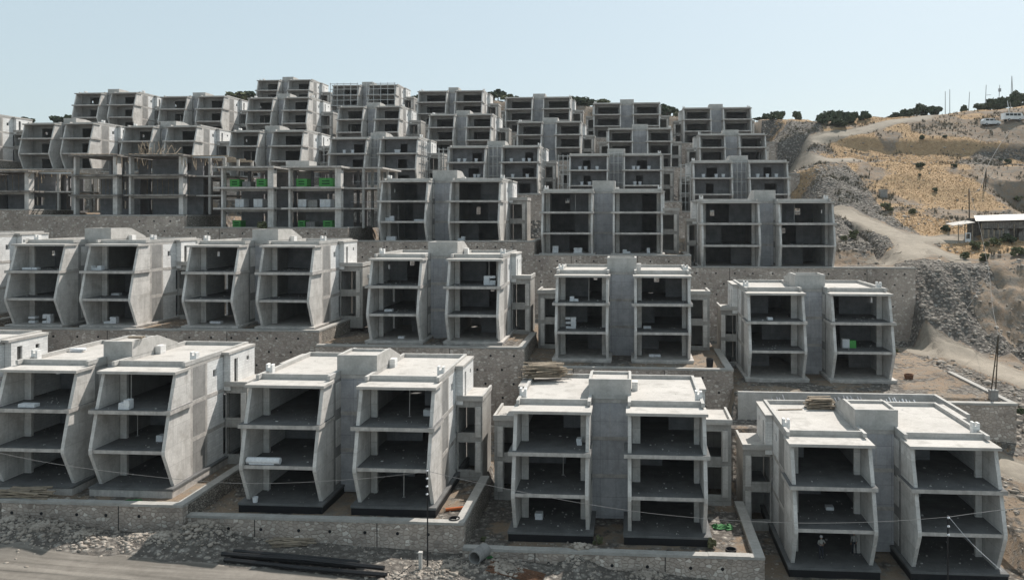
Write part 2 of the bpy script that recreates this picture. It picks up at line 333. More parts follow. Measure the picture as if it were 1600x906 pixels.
ROADS = {  # pixel polylines on the right hand slope, with half widths in metres
 'track_main': ([(1316, 330), (1350, 346), (1385, 362), (1420, 372), (1470, 376), (1500, 374)], 2.4),
 'track_branch': ([(1420, 374), (1432, 388), (1415, 402), (1385, 410)], 2.6),
 'track_spill': ([(1425, 376), (1470, 395), (1500, 408)], 1.2),
 'track_lower': ([(1428, 544), (1455, 548), (1510, 556), (1560, 572), (1640, 592)], 2.2),
 'track_low_right': ([(1560, 728), (1600, 742), (1680, 760)], 1.5),
 'track_upper': ([(1266, 221), (1290, 214), (1340, 206), (1400, 190), (1440, 186), (1480, 176)], 1.8),
 'track_mid': ([(1240, 262), (1290, 252), (1335, 250)], 1.5)}
RD = {}
for k, (pts, hw) in ROADS.items():
    p3 = [grd_hit(x, y, 58 if y > 500 else 100) for x, y in pts]
    if k == 'track_lower': p3 = [atZ(x, y, -17.8) for x, y in pts]
    # resample
    out = []
    for a, b in zip(p3[:-1], p3[1:]):
        n = max(2, int((b - a).to_2d().length / 1.0))
        for i in range(n): out.append(a.lerp(b, i / n).to_2d())
    out.append(p3[-1].to_2d())
    for _ in range(6): out = [out[0]] + [(out[i - 1] + out[i] * 2 + out[i + 1]) / 4 for i in range(1, len(out) - 1)] + [out[-1]]
    RD[k] = (np.array([tuple(p) for p in out]), hw)
def road_dist(X, Y):
    best = 9.0
    if X < 28 or Y < 58: return best
    for pts, hw in RD.values():
        d = np.sqrt(((pts - (X, Y)) ** 2).sum(1)).min() - hw
        best = min(best, d)
    return best
def fbm(x, y, s, o=5): return noise.fractal(Vector((x * s, y * s, 1.7)), 1.0, 2.1, o)
def ground_z(X, Y, full=False):
    z, k = hcore(X, Y); rd = 9.0
    near = 30 < Y < 262 and -150 < X < 150
    if near:
        if k == 'nat':
            rd = road_dist(X, Y); a = min(max((rd + .3) / 2.5, .06), 1)
            far = min(max((Y - 60) / 80, .35), 1)
            z += (fbm(X, Y, .09) * 1.0 * far + fbm(X, Y, .5) * .22 + fbm(X * 2.2, Y * .5, .22) * (.9 if 97 < Y < 119 else .25)) * a
            if 28 < X < 44 and Y < 262:   # keep the bank low beside the walls
                pass
        elif k == 'front':
            z += fbm(X, Y, .25) * .10
        else: z += fbm(X, Y, .6) * .06
        if Y < 60:
            for mx, my, r, hh in MOUNDS:
                d2 = ((X - mx) ** 2 + (Y - my) ** 2) / (r * r)
                if d2 < 6: z += hh * math.exp(-d2 * 1.3) * (1 + .25 * fbm(X, Y, 1.2))
    return (z, k, rd) if full else z
def lin(a, b, s): return list(np.arange(a, b, s))
GX = [-3000, -1200, -600, -350, -260, -200] + lin(-170, -95, 1.5) + lin(-95, 62, .5) + lin(62, 150, 1.5) + [150, 165, 190, 240, 400, 900, 3000]
GY = [-300, -60, 0, 15, 25, 32] + lin(36, 130, .5) + lin(130, 262, 1.0) + lin(262, 290, 4) + [290, 310, 350, 450, 700, 1500, 4000]
GX = np.array(GX); GY = np.array(GY)
nx, ny = len(GX), len(GY)
GZ = np.zeros((ny, nx)); KIND = np.zeros((ny, nx, 3), dtype=np.float32)
# band heights of the grass / rubble masks, in world terms
for j in range(ny):
    for i in range(nx):
        z, k, rd = ground_z(GX[i], GY[j], True); GZ[j, i] = z
        grass = rub = path = 0.0
        X, Y = GX[i], GY[j]
        if k == 'nat' and Y > 40:
            n1 = fbm(X, Y, .045); n2 = fbm(X + 50, Y, .12)
            if Y > 124: grass = .44 + 2.4 * n1 + 1.1 * n2 + .35 * min((Y - 150) / 50, 1)
            if 160 < Y < 186: grass += .45
            if Y > 232: grass += .6
            if X < 38 and Y > 212: grass = .12; rub = .25
            if 186 < Y < 200: grass -= .35; rub = .6
            if 128 < Y < 160: rub = .25 + n2; grass -= .15
            if 103 < Y < 121: rub = .85 - .55 * min(max((X - 56) / 10, 0), 1) + 1.3 * n2 - (.9 if abs(X - 52 - 3 * fbm(X, Y, .1)) < 1.2 else 0)
            if Y <= 103: rub = .45 + n1; grass = max(.25 * (n2 + .1), 0) * 2
            if X < 47 and 105 < Y < 122: rub = max(rub, .85)
            if X < 50 and 130 < Y < 226: rub = max(rub, .9 - (X - 44) * .06); grass *= .3
            path = 1 - min(max(rd / .8, 0), 1); grass *= min(max(rd / 1.5, 0), 1); rub *= min(max(rd, 0), 1)
        elif k == 'pad': rub = .45 + .6 * fbm(X, Y, .2)
        elif k == 'front':
            wl = 54.0 if X < -30 else (53.5 if X < -8 else 54)
            rub = min(max((Y - (wl - 3.2) + fbm(X, Y, .3) * 2.0) / 1.5, 0), .9)
            path = 1 - rub
            if X > -12: rub = max(rub, .75); path = .15
        KIND[j, i] = (min(max(grass, 0), 1), min(max(rub, 0), 1), min(max(path, 0), 1))
vv = np.zeros((ny * nx, 3)); XX, YY = np.meshgrid(GX, GY); vv[:, 0] = XX.ravel(); vv[:, 1] = YY.ravel(); vv[:, 2] = GZ.ravel()
idx = np.arange(ny * nx).reshape(ny, nx); ff = np.stack([idx[:-1, :-1], idx[:-1, 1:], idx[1:, 1:], idx[1:, :-1]], -1).reshape(-1, 4)
me = bpy.data.meshes.new("hillside_ground"); me.vertices.add(len(vv)); me.vertices.foreach_set("co", vv.ravel())
me.loops.add(ff.size); me.loops.foreach_set("vertex_index", ff.ravel()); me.polygons.add(len(ff)); me.polygons.foreach_set("loop_start", np.arange(0, ff.size, 4)); me.polygons.foreach_set("loop_total", np.full(len(ff), 4)); me.update()
ca = me.color_attributes.new("cover", 'FLOAT_COLOR', 'POINT'); ca.data.foreach_set("color", np.concatenate([KIND.reshape(-1, 3), np.ones((ny * nx, 1), dtype=np.float32)], 1).ravel())
me.polygons.foreach_set("use_smooth", [True] * len(ff))
ground = bpy.data.objects.new("hillside_ground", me); col.objects.link(ground); ground["kind"] = "structure"
def gz(X, Y):
    i = min(max(np.searchsorted(GX, X) - 1, 0), nx - 2); j = min(max(np.searchsorted(GY, Y) - 1, 0), ny - 2)
    u = (X - GX[i]) / (GX[i + 1] - GX[i]); v = (Y - GY[j]) / (GY[j + 1] - GY[j])
    return float(GZ[j, i] * (1 - u) * (1 - v) + GZ[j, i + 1] * u * (1 - v) + GZ[j + 1, i] * (1 - u) * v + GZ[j + 1, i + 1] * u * v)
def cover(X, Y):
    i = min(max(np.searchsorted(GX, X) - 1, 0), nx - 2); j = min(max(np.searchsorted(GY, Y) - 1, 0), ny - 2); return KIND[j, i]
def hit(px, py, y0=40, y1=258):
    d = ray(px, py); Y = y0
    while Y < y1:
        p = d * (Y / d.y)
        if p.z < gz(p.x, p.y): return p
        Y += .25
    return d * (y1 / d.y)

def ground_mat():
    m = bpy.data.materials.new("hillside_earth"); m.use_nodes = True; n = m.node_tree.nodes; l = m.node_tree.links; b = n["Principled BSDF"]; b.inputs["Roughness"].default_value = 1; b.inputs["Specular IOR Level"].default_value = .1
    g = n.new("ShaderNodeNewGeometry"); at = n.new("ShaderNodeAttribute"); at.attribute_name = "cover"; sp = n.new("ShaderNodeSeparateColor"); l.new(at.outputs["Color"], sp.inputs[0])
    def nz(sc, det=8, rg=.65):
        t = n.new("ShaderNodeTexNoise"); t.inputs["Scale"].default_value = sc; t.inputs["Detail"].default_value = det; t.inputs["Roughness"].default_value = rg; l.new(g.outputs["Position"], t.inputs["Vector"]); return t.outputs["Fac"]
    def mr(s, a, b_, c=0., d=1.):
        r = n.new("ShaderNodeMapRange"); r.inputs[1].default_value = a; r.inputs[2].default_value = b_; r.inputs[3].default_value = c; r.inputs[4].default_value = d; l.new(s, r.inputs[0]); return r.outputs[0]
    def mx(f, a, b_, t='MIX'):
        x = n.new("ShaderNodeMix"); x.data_type = 'RGBA'; x.blend_type = t
        if isinstance(f, float): x.inputs[0].default_value = f
        else: l.new(f, x.inputs[0])
        for i, v in ((6, a), (7, b_)):
            if isinstance(v, tuple): x.inputs[i].default_value = (*v, 1)
            else: l.new(v, x.inputs[i])
        return x.outputs[2]
    def mth(op, a, b_):
        x = n.new("ShaderNodeMath"); x.operation = op
        for i, v in enumerate((a, b_)):
            if isinstance(v, float): x.inputs[i].default_value = v
            else: l.new(v, x.inputs[i])
        return x.outputs[0]
    n_big = nz(.12); n_mid = nz(.9); n_fin = nz(7.0, 6, .7)
    soil = mx(mr(n_big, .35, .65), (.25, .192, .142), (.175, .132, .097)); soil = mx(mr(n_mid, .45, .6), soil, (.19, .168, .143))
    # rubble: light stones over dark gaps
    vo = n.new("ShaderNodeTexVoronoi"); vo.inputs["Scale"].default_value = 1.9; l.new(g.outputs["Position"], vo.inputs["Vector"])
    vo2 = n.new("ShaderNodeTexVoronoi"); vo2.inputs["Scale"].default_value = 5.0; l.new(g.outputs["Position"], vo2.inputs["Vector"])
    vs_ = n.new("ShaderNodeSeparateColor"); l.new(vo.outputs["Color"], vs_.inputs[0])
    st = mx(vs_.outputs[0], (.16, .145, .13), (.36, .335, .30)); st = mx(mr(vo.outputs["Distance"], .25, .6), st, (.11, .10, .09)); st = mx(mr(vo2.outputs["Distance"], .35, .65, 0, .6), st, (.09, .08, .072))
    rubf = mr(mth('ADD', sp.outputs[1], mth('MULTIPLY', mth('SUBTRACT', n_mid, .5), 1.3)), .42, .58)
    c = mx(rubf, soil, st)
    gr = mx(mr(n_mid, .35, .65), (.42, .295, .175), (.31, .21, .125)); gr = mx(mr(nz(3.5), .5, .7), gr, (.18, .13, .085))
    grf = mr(mth('ADD', sp.outputs[0], mth('MULTIPLY', mth('SUBTRACT', n_mid, .5), 1.2)), .42, .60)
    c = mx(grf, c, gr)
    pt = mx(mr(n_big, .3, .7), (.27, .236, .195), (.225, .195, .16)); pt = mx(mr(nz(2.2), .45, .7, 0, .5), pt, (.17, .15, .13))
    ptf = mr(mth('ADD', sp.outputs[2], mth('MULTIPLY', mth('SUBTRACT', n_mid, .5), .7)), .35, .6)
    c = mx(ptf, c, pt)
    v = mr(n_fin, .3, .7, .8, 1.15); cc = n.new("ShaderNodeCombineColor"); [l.new(v, cc.inputs[i]) for i in range(3)]
    c = mx(1.0, c, cc.outputs[0], 'MULTIPLY')
    l.new(c, b.inputs["Base Color"])
    bp = n.new("ShaderNodeBump"); bp.inputs["Strength"].default_value = .8; bp.inputs["Distance"].default_value = .25; l.new(mth('ADD', n_mid, mth('MULTIPLY', vo.outputs["Distance"], mth('MULTIPLY', rubf, -1.0))), bp.inputs["Height"]); l.new(bp.outputs[0], b.inputs["Normal"])
    return m
M_GROUND = ground_mat(); me.materials.append(M_GROUND)
def road_mat():
    m = mat("packed_dirt_road", (.19, .173, .152), (.16, .145, .127), rough=1, scale=.25, fine=3.0, bump=.4, stain=(.14, .125, .11), stain_amt=.55); return m
M_ROAD = road_mat()
M_TRACK = mat("pale_dirt_track", (.30, .262, .215), (.24, .21, .172), rough=1, scale=.35, fine=3.0, bump=.4, stain=(.19, .165, .135), stain_amt=.5)
def ruts(m):   # wheel ruts: a noise drawn out along the road, darker damp lines over the packed dirt
    n = m.node_tree.nodes; l = m.node_tree.links; b = n["Principled BSDF"]; src = b.inputs["Base Color"].links[0].from_socket
    g = n.new("ShaderNodeNewGeometry"); mp = n.new("ShaderNodeMapping"); mp.inputs["Scale"].default_value = (.07, 1.9, 1); mp.inputs["Rotation"].default_value = (0, 0, .03); l.new(g.outputs["Position"], mp.inputs[0])
    t = n.new("ShaderNodeTexNoise"); t.inputs["Scale"].default_value = 1; t.inputs["Detail"].default_value = 7; t.inputs["Distortion"].default_value = .4; l.new(mp.outputs[0], t.inputs["Vector"])
    r = n.new("ShaderNodeMapRange"); r.inputs[1].default_value = .40; r.inputs[2].default_value = .62; r.inputs[3].default_value = .72; r.inputs[4].default_value = 1.12; l.new(t.outputs["Fac"], r.inputs[0])
    c = n.new("ShaderNodeCombineColor"); [l.new(r.outputs[0], c.inputs[i]) for i in range(3)]
    x = n.new("ShaderNodeMix"); x.data_type = 'RGBA'; x.blend_type = 'MULTIPLY'; x.inputs[0].default_value = 1; l.new(src, x.inputs[6]); l.new(c.outputs[0], x.inputs[7]); l.new(x.outputs[2], b.inputs["Base Color"])
ruts(M_ROAD)

def ribbon(name, pts, hw, off=.06, cols=8, wob=.35, m=None):
    v = []; f = []; n = len(pts)
    for i in range(n):
        a = pts[max(i - 1, 0)]; b = pts[min(i + 1, n - 1)]; d = Vector((b[0] - a[0], b[1] - a[1])); d.normalize(); nn = Vector((-d.y, d.x))
        wl = hw * (1 + wob * fbm(pts[i][0], pts[i][1], .35)); wr = hw * (1 + wob * fbm(pts[i][0] + 90, pts[i][1], .35))
        for k in range(cols + 1):
            t = k / cols * 2 - 1; ww = (wl if t < 0 else wr) * t; x = pts[i][0] + nn.x * ww; y = pts[i][1] + nn.y * ww
            z = gz(x, y) + off - (.12 if k in (0, cols) else 0)
            v.append((x, y, z))
    c1 = cols + 1
    for i in range(n - 1):
        for k in range(cols): f.append((i * c1 + k, i * c1 + k + 1, (i + 1) * c1 + k + 1, (i + 1) * c1 + k))
    mb = MB(); mb.v = v; mb.f = f; mb.m = [0] * len(f); o = mb.build(name, m or M_ROAD, smooth=True); o["kind"] = "structure"; return o
for k, (pts, hw) in RD.items(): ribbon("dirt_track", [tuple(p) for p in pts], hw, m=M_TRACK)
# the site road across the front: a graded strip that follows the ground
fr = [(-64 + i * 1.0, 49.6 - .02 * max(0, i - 36) ** 1.5) for i in range(0, 62)]
ribbon("site_road", fr, 4.0, cols=14, wob=.10)
#PART2

# ------------------------------------------------------------------ retaining walls
ROWN = {1: "front row", 2: "second row up", 3: "third row up", 4: "fourth row up", 5: "fifth row up", 6: "top row"}
RN2 = {1: "front-row", 2: "second-row", 3: "third-row", 4: "fourth-row", 5: "fifth-row", 6: "top-row"}
ORD = ["first", "second", "third", "fourth", "fifth", "sixth", "seventh", "eighth"]
def hname(h):
    hs = ROWS[h.row]; i = hs.index(h); return f"{ORD[i]} {RN2[h.row]} villa"
def retaining(h):
    conc = h.id == 'B5'
    xa = max(h.Xa, -260 if h.row < 5 else h.a0 - 8); xb = h.Xb; yw = h.Yw; zt = h.pad + .05
    hs = ROWS[h.row]; i = hs.index(h); nx_ = hs[i + 1] if i + 1 < len(hs) else None
    low = min(gz(xa + 2 if xa > -250 else xb - 20, yw - 1), gz((max(xa, xb - 20) + xb) / 2, yw - 1), gz(xb - .5, yw - 1), gz(xb + 1.2, yw - 1), gz(xb + 1.2, yw + 4)) - 1.2
    lab = "plain pale concrete retaining wall with panel joints" if conc else "mortared stone retaining wall with pale coping"
    t = empty("retaining_wall", ((max(xa, xb - 30) + xb) / 2, yw, zt), f"{lab}, under the {hname(h)}", "retaining wall", "retaining walls of the terraces"); o = t.location
    st = MB(); x0 = xa + (.61 if not h.first else 0)
    if conc:
        xm = 29.45
        st.box(x0 - o.x, xm - o.x, yw - o.y - .02, yw + .3 - o.y, low - o.z, h.cz + .28 - o.z)
        x = x0 + 1.2
        j = MB()
        while x < xm - .5: j.box(x - .012 - o.x, x + .012 - o.x, yw - .032 - o.y, yw - .016 - o.y, low + 1 - o.z, h.cz + .26 - o.z); x += 1.55
        st.build("concrete_face", M_PARA, t); j.build("panel_joint", M_SLAB, t)
        MB().box(xm - o.x, xm + .3 - o.x, 71.5 - o.y, yw + .3 - o.y, low - o.z, h.cz + .28 - o.z).build("return_wall", M_PARA, t)
        # stone faced terrace right of it
        t2 = empty("retaining_wall", (33, 77, h.cz), "short stone retaining wall with coping right of the pale concrete wall", "retaining wall", "retaining walls of the terraces"); o2 = t2.location
        MB().box(29.78 - 33, 36.2 - 33, -.1, .6, -8, -.16).build("stone_face", M_STONE, t2); MB().box(35.6 - 33, 36.21 - 33, .62, 15, -7, -.16).build("side_face", M_STONE2, t2)
        MB().box(29.78 - 33, 36.3 - 33, -.2, .55, -.157, .06).build("coping", M_COPE, t2); MB().box(35.75 - 33, 36.3 - 33, .552, 15, -.157, .06).build("side_coping", M_COPE, t2)
        return
    ct = h.cz + .02
    # front face with slight batter, drain holes and joints
    st.prism([(yw - .1 - o.y, low - o.z), (yw - .1 - o.y, ct - .2 - o.z), (yw + .6 - o.y, ct - .2 - o.z), (yw + .6 - o.y, low - o.z)], x0 - o.x, xb + .6 - o.x)
    st.build("stone_face", M_STONE, t)
    if h.row <= 3:
        rr = random.Random(h.id); dh = MB(); jt = MB(); x = max(xa, -75) + 1.5; 
        while x < xb - .6:
            z = ct - .95
            k = 0
            while z > low + 1.6 and k < 4:
                xx = x + (1.3 if k % 2 else 0) + rr.uniform(-.3, .3)
                if xx < xb: dh.tube((xx - o.x, yw - .115 - o.y, z - o.z), (xx - o.x, yw - .05 - o.y, z - o.z), .13, 7)
                z -= 1.5; k += 1
            x += 2.6
        if dh.v: dh.build("drain_holes", M_BLACK, t)
        x = max(xa, -75) + 6
        while x < xb - 2: jt.box(x - .03 - o.x, x + .03 - o.x, yw - .112 - o.y, yw - .05 - o.y, low + .6 - o.z, ct - .22 - o.z); x += 9.5
        if jt.v: jt.build("expansion_joint", M_BLACK, t)
    ye = h.Yf + (8.0 if h.row > 1 else 7.2)
    if not h.last or h.row in (2,):
        if nx_: low2 = min(low, nx_.pad - 1)
        else: low2 = low
        MB().box(xb - .1 - o.x, xb + .6 - o.x, yw + .602 - o.y, ye - o.y, low2 - o.z, ct - .2 - o.z).build("side_face", M_STONE2, t)
        MB().box(xb - .12 - o.x, xb + .64 - o.x, yw + .52 - o.y, ye - o.y, ct - .197 - o.z, ct - o.z).build("side_coping", M_COPE, t)
    cp = MB(); x = x0
    while x < xb + .64 - .01:
        x2 = min(x + 3.0, xb + .64)
        if xb + .64 - x2 < .8: x2 = xb + .64
        cp.box(x - o.x + .006, x2 - o.x - .006, yw - .16 - o.y, yw + .515 - o.y, ct - .197 - o.z, ct + random.uniform(-.015, .015) - o.z); x = x2
    cp.build("coping", M_COPE, t)
for r in range(1, 7):
    for h in ROWS[r]:
        if h.id == 'A4': continue
        retaining(h)

# ------------------------------------------------------------------ houses
HLAB = {}
def house(h, style):
    """style: 'near' (rows 1-3), 'open' (row 4), 'wall' (rows 5-6)"""
    rr = random.Random("h" + h.id); fh = h.fh; Ht = 3 * fh; D = h.D
    o = Vector((h.xc, h.Yf, h.zb)); k = fh / 3.1
    t = empty("concrete_villa", o, HLAB[h.id], "unfinished villa", "unfinished concrete twin villas stepped up the hillside")
    A0, A1, B0, B1 = h.a0 - o.x, h.a1 - o.x, h.b0 - o.x, h.b1 - o.x
    T = .28; fac = 2.0; detail = h.row <= 3
    bay = .62 * k
    for (x0, x1, s) in ((A0, A1, -1), (B0, B1, 1)):
        xo, xi = (x0, x1) if s < 0 else (x1, x0)          # outer and inner wall planes
        X = lambda a, b: (min(a, b), max(a, b))
        # slanted side fins in front
        prof = [(0, Ht - .3), (-.85, 2 * fh), (-1.65, fh), (-1.62, fh - .35), (-.35, .0), (fac, .0), (fac, Ht - .3)]
        for xw in (x0, x1 - T): MB().prism(prof, xw, xw + T).build("side_fin", M_PLAS, t)
        # slabs
        yb = -1.25
        bs = MB().box(x0 - .30, x1 + (.12 if s < 0 else .22), yb, fac, 2 * fh - .30 * k, 2 * fh); bs.m[1] = 1; bs.build("balcony_slab", [M_SLAB, M_FLOOR], t)  # top face gets the floor colour with painted-in shade
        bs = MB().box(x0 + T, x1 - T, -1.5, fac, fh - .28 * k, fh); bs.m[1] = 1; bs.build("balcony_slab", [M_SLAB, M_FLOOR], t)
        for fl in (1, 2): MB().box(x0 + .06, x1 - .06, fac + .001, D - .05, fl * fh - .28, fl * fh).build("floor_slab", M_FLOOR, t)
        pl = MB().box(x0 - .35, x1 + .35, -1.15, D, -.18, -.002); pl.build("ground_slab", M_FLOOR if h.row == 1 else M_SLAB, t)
        MB().box(x0 - .30, x1 + .30, -1.1, D - .05, -1.3, -.182).build("plinth", M_BLACK if h.id in ('A3', 'A4', 'A2') else M_SLAB, t)
        # roof
        MB().box(x0 - .15, x1 + .15, -.45, 1.78, Ht - .34, Ht - .12).build("canopy_slab", M_ROOF, t)
        MB().box(x0 + .02, x1 - .02, 1.782, D, Ht - .30, Ht).build("roof_slab", M_ROOF, t)
        ph = .32
        MB().box(x0 + .1, x1 - .1, 1.80, 2.02, Ht + .001, Ht + ph).build("front_upstand", M_PARA, t)
        par = MB()
        par.box(x0 - .01, x0 + .24, 1.2 if detail else 1.0, D, Ht - .117 if False else Ht + .001, Ht + ph + .02); par.box(x1 - .24, x1 + .01, 1.2, D, Ht + .001, Ht + ph + .02); par.box(x0 + .24, x1 - .24, D - .24, D + .01, Ht + .001, Ht + ph + .015)
        par.build("roof_parapet", M_PARA, t)
        # outer wall : concrete frame proud of the infill
        W0, W1 = X(xo - s * .03, xo - s * .25)
        win = [(5.6, 6.2, 2 * fh + 1.35, 2 * fh + 1.95), (7.35, 8.15, fh + .25, 2 * fh - .55), (7.35, 8.15, .1, fh - .5)]
        if h.last: win = win[:2]
        MB().wall('x', W0, W1, fac + .001, D, .001, Ht - .301, win).build("infill_wall", M_BLOCK, t)
        fr = MB(); f0, f1 = X(xo, xo - s * .06)
        for (ya, yb2) in ((fac + .002, fac + .32), (4.3, 4.62), (D - .3, D)): fr.box(f0, f1, ya, yb2, .002, Ht - .3)
        fr.box(f0, f1, 8.25, 8.5, .002, 2 * fh - .3)
        for zz in (0, fh, 2 * fh):
            if zz: 
                for ya, yb2 in ((fac + .322, 4.298), (4.622, 8.248), (8.502, D - .302)): fr.box(f0, f1, ya, yb2, zz - .34, zz - .01)
        fr.build("concrete_frame", M_SLAB, t)
        pn = MB(); p0, p1 = X(xo - s * .012, xo - s * .05)
        for fl in range(3): pn.box(p0, p1, fac + .34, 4.29, fl * fh + .03, (fl + 1) * fh - (.36 if fl < 2 else .32))
        pn.build("shear_panel", M_PANEL, t)
        # bay at the back of the top floor
        b0, b1 = X(xo + s * .004, xo + s * bay); bw = MB(); zb_, zt_ = 2 * fh - .25, Ht - .05
        bo0, bo1 = X(xo + s * (bay - .18), xo + s * bay)
        bw.wall('x', bo0, bo1, 7.4, D - .02, zb_, zt_, [(8.1, 8.75, 2 * fh + .1, Ht - .6), (10.4, 10.9, Ht - 1.15, Ht - .75)])
        bw.box(b0, bo0 if s > 0 else b1, 7.4, 7.58, zb_, zt_) if s > 0 else bw.box(bo1, b1, 7.4, 7.58, zb_, zt_)
        bw.box(b0 if s > 0 else bo1, bo0 if s > 0 else b1, D - .2, D - .02, zb_, zt_)
        by = bw.build("side_bay", M_BLOCK, t)
        c0, c1 = X(xo + s * .012, xo + s * (bay + .08))
        MB().box(c0, c1, 7.0, D, zt_ + .002, zt_ + .22).build("bay_roof", M_ROOF, by)
        # inner wall
        i0, i1 = X(xi, xi - s * .0)
        iw = MB(); j0, j1 = X(xi + (-.22 if s < 0 else .22), xi + (-.01 if s < 0 else .01)); iw.box(j0, j1, fac + .001, D, .002, Ht - .302); iw.build("inner_wall", M_PANEL, t)
        ip = MB(); k0, k1 = X(xi - (.02 if s < 0 else -.02), xi + (.03 if s < 0 else -.03))
        for fl in range(3): ip.box(k0, k1, fac + .5, 3.6, fl * fh + .35, (fl + 1) * fh - .55)
        ip.build("inner_panel", M_PLAS, t)
        # facade line behind the balcony
        if style == 'near':
            lw = rr.uniform(.55, .75); rw = rr.uniform(.4, .6)
            if h.xc > 20: lw, rw = rw * .8, lw
            for fl in range(3):
                z0, z1 = fl * fh + .001, (fl + 1) * fh - (.281 if fl < 2 else .302)
                MB().box(x0 + T + .06, x0 + T + lw, 1.75, 2.05, z0, z1).build("column", M_PLAS, t)
                MB().box(x1 - T - rw, x1 - T - .06, 1.75, 2.05, z0, z1).build("column", M_PLAS, t)
                # partition inside
                px = rr.uniform(.38, .62) * (x1 - x0); 
                a, b = (x0 + .3, x0 + px) if rr.random() < .5 else (x0 + px, x1 - .3)
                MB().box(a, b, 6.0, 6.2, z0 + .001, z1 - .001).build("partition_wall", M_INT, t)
        else:
            yy = 2.6 if style == 'open' else 1.9
            for fl in range(3):
                z0, z1 = fl * fh + .002, (fl + 1) * fh - .304
                wd = x1 - x0 - .6
                if style == 'open': u = rr.uniform(.3, .6); ho = (x0 + .3 + wd * u, x0 + .3 + wd * (u + rr.uniform(.2, .35)), z0 - .1, z0 + fh * .66)
                else:
                    u0_ = .12 + .22 * min(max(-h.xc / 110, 0), 1); ho = (x0 + .3 + wd * u0_, x0 + .3 + wd * .93, z0 - .1, z0 + fh * .70)
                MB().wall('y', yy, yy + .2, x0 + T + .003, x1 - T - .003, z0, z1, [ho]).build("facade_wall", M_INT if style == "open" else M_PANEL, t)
        # back wall with the odd window
        hz = []
        for fl in range(3):
            if fl == 2 or rr.random() < .3: a = x0 + .8 + rr.random() * (x1 - x0 - 2.6); hz.append((a, a + rr.uniform(.4, .9), fl * fh + rr.uniform(.9, 1.5), fl * fh + 2.2))
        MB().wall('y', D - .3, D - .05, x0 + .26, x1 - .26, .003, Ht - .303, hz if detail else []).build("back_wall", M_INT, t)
        # vent stubs on the roof edge
        if detail or rr.random() < .5:
            vx = xo - s * .30; vb = MB(); yv = 2.9
            vb.box(vx - .28, vx + .28, yv, yv + .5, Ht + .003, Ht + .62); vb.box(vx - .28, vx - .10, yv, yv + .5, Ht + .62, Ht + .9); vb.box(vx + .1, vx + .28, yv, yv + .5, Ht + .62, Ht + .85)
            vb.build("vent_stub", M_BLOCK, t)
    # recessed stair core
    cy0 = 3.6 if detail else 2.8; g0, g1 = A1 + .012, B0 - .012
    cm = MB().wall('y', cy0, cy0 + .3, g0, g1, -.6, Ht + (.0 if detail else .0), []); cm.build("core_wall", M_CORE, t)
    cb = MB()
    for zz in (fh, 2 * fh, Ht): MB().box(g0, g1, cy0 - .05, cy0 - .021, zz - .32, zz - .02).build("core_band", M_SLAB, t)
    MB().box((g0 + g1) / 2 - .02, (g0 + g1) / 2 + .02, cy0 - .02, cy0 - .001, 2 * fh, Ht - .4).build('formwork_seam', M_SLAB, t)
    MB().box(g0, g1, cy0 + .302, D, Ht - .25, Ht - .02).build("core_roof", M_ROOF, t)
    th = 1.35 * k if detail else 1.0; e0, e1 = g0 - .28, g1 + .28; ty1 = cy0 + 3.2
    tw = MB(); tw.box(e0, e1, cy0 - .12, cy0 + .1, Ht + .33, Ht + th + .3); tw.box(e0, e0 + .22, cy0 + .102, ty1, Ht + .345, Ht + th + .3); tw.box(e1 - .22, e1, cy0 + .102, ty1, Ht + .345, Ht + th + .3); tw.box(e0 + .222, e1 - .222, ty1 - .22, ty1, Ht + .003, Ht + th + .3)
    tw.box(e0 + .29, e1 - .29, cy0 - .10, cy0 + .1, Ht + .0, Ht + .329)
    tow = tw.build("stair_tower", M_PARA, t)
    MB().box(e0 + .223, e1 - .223, cy0 + .104, ty1 - .222, Ht + th - .15, Ht + th + .08).build("tower_roof", M_ROOF, tow)
    wg = MB(); wg.prism([(ty1 + .002, Ht + .36), (ty1 + .002, Ht + th + .25), (ty1 + .6, Ht + th + .25), (ty1 + 3.6, Ht + .5), (ty1 + 3.6, Ht + .36)], e0 + .05, e0 + .25); wg.prism([(ty1 + .002, Ht + .36), (ty1 + .002, Ht + th + .25), (ty1 + .6, Ht + th + .25), (ty1 + 3.6, Ht + .5), (ty1 + 3.6, Ht + .36)], e1 - .25, e1 - .05)
    wg.prism([(ty1 + .003, Ht + th + .02), (ty1 + .003, Ht + th + .2), (ty1 + .6, Ht + th + .2), (ty1 + 3.59, Ht + .48), (ty1 + 3.59, Ht + .37)], e0 + .251, e1 - .251)
    wg.build("sloped_stair_roof", M_PARA, t)
    if detail:   # mortar bin stub beside the tower
        MB().box(e1 + .05, e1 + .55, ty1 - .1, ty1 + .7, Ht + .003, Ht + .75).build("vent_stub", M_BLOCK, t)
    # side annexes
    hs = ROWS[h.row]; i = hs.index(h)
    for s, xo in ((-1, A0), (1, B1)):
        if s > 0 and h.last and h.row <= 2 and h.row == 1: continue
        lim = (h.Xb + .0 - o.x) if s > 0 else (h.Xa + .62 - o.x)
        aw = min(2.9 * k, abs(lim - xo) - .08 + (2.6 if h.id == 'B2' and s > 0 else 0)) if abs(lim - xo) < 50 else 2.9
        if h.last and s > 0: aw = 1.4 if h.row < 3 else 2.0
        if aw < .9: continue
        ah = 2 * fh + .12; y0, y1 = 7.55, D - .1
        xa, xb = (xo + s * .065, xo + s * aw); xx0, xx1 = min(xa, xb), max(xa, xb)
        am = MB()
        oa, ob = (xx0 + .12, xx0 + (xx1 - xx0) * .70) if s > 0 else (xx0 + (xx1 - xx0) * .30, xx1 - .12)
        holes = [(oa, ob, fl * fh + (.35 if fl else .15), (fl + 1) * fh - .5) for fl in (0, 1)]
        am.wall('y', y0, y0 + .22, xx0, xx1, -1.3, ah, holes)
        ow0, ow1 = (xx1 - .2, xx1) if s > 0 else (xx0, xx0 + .2)
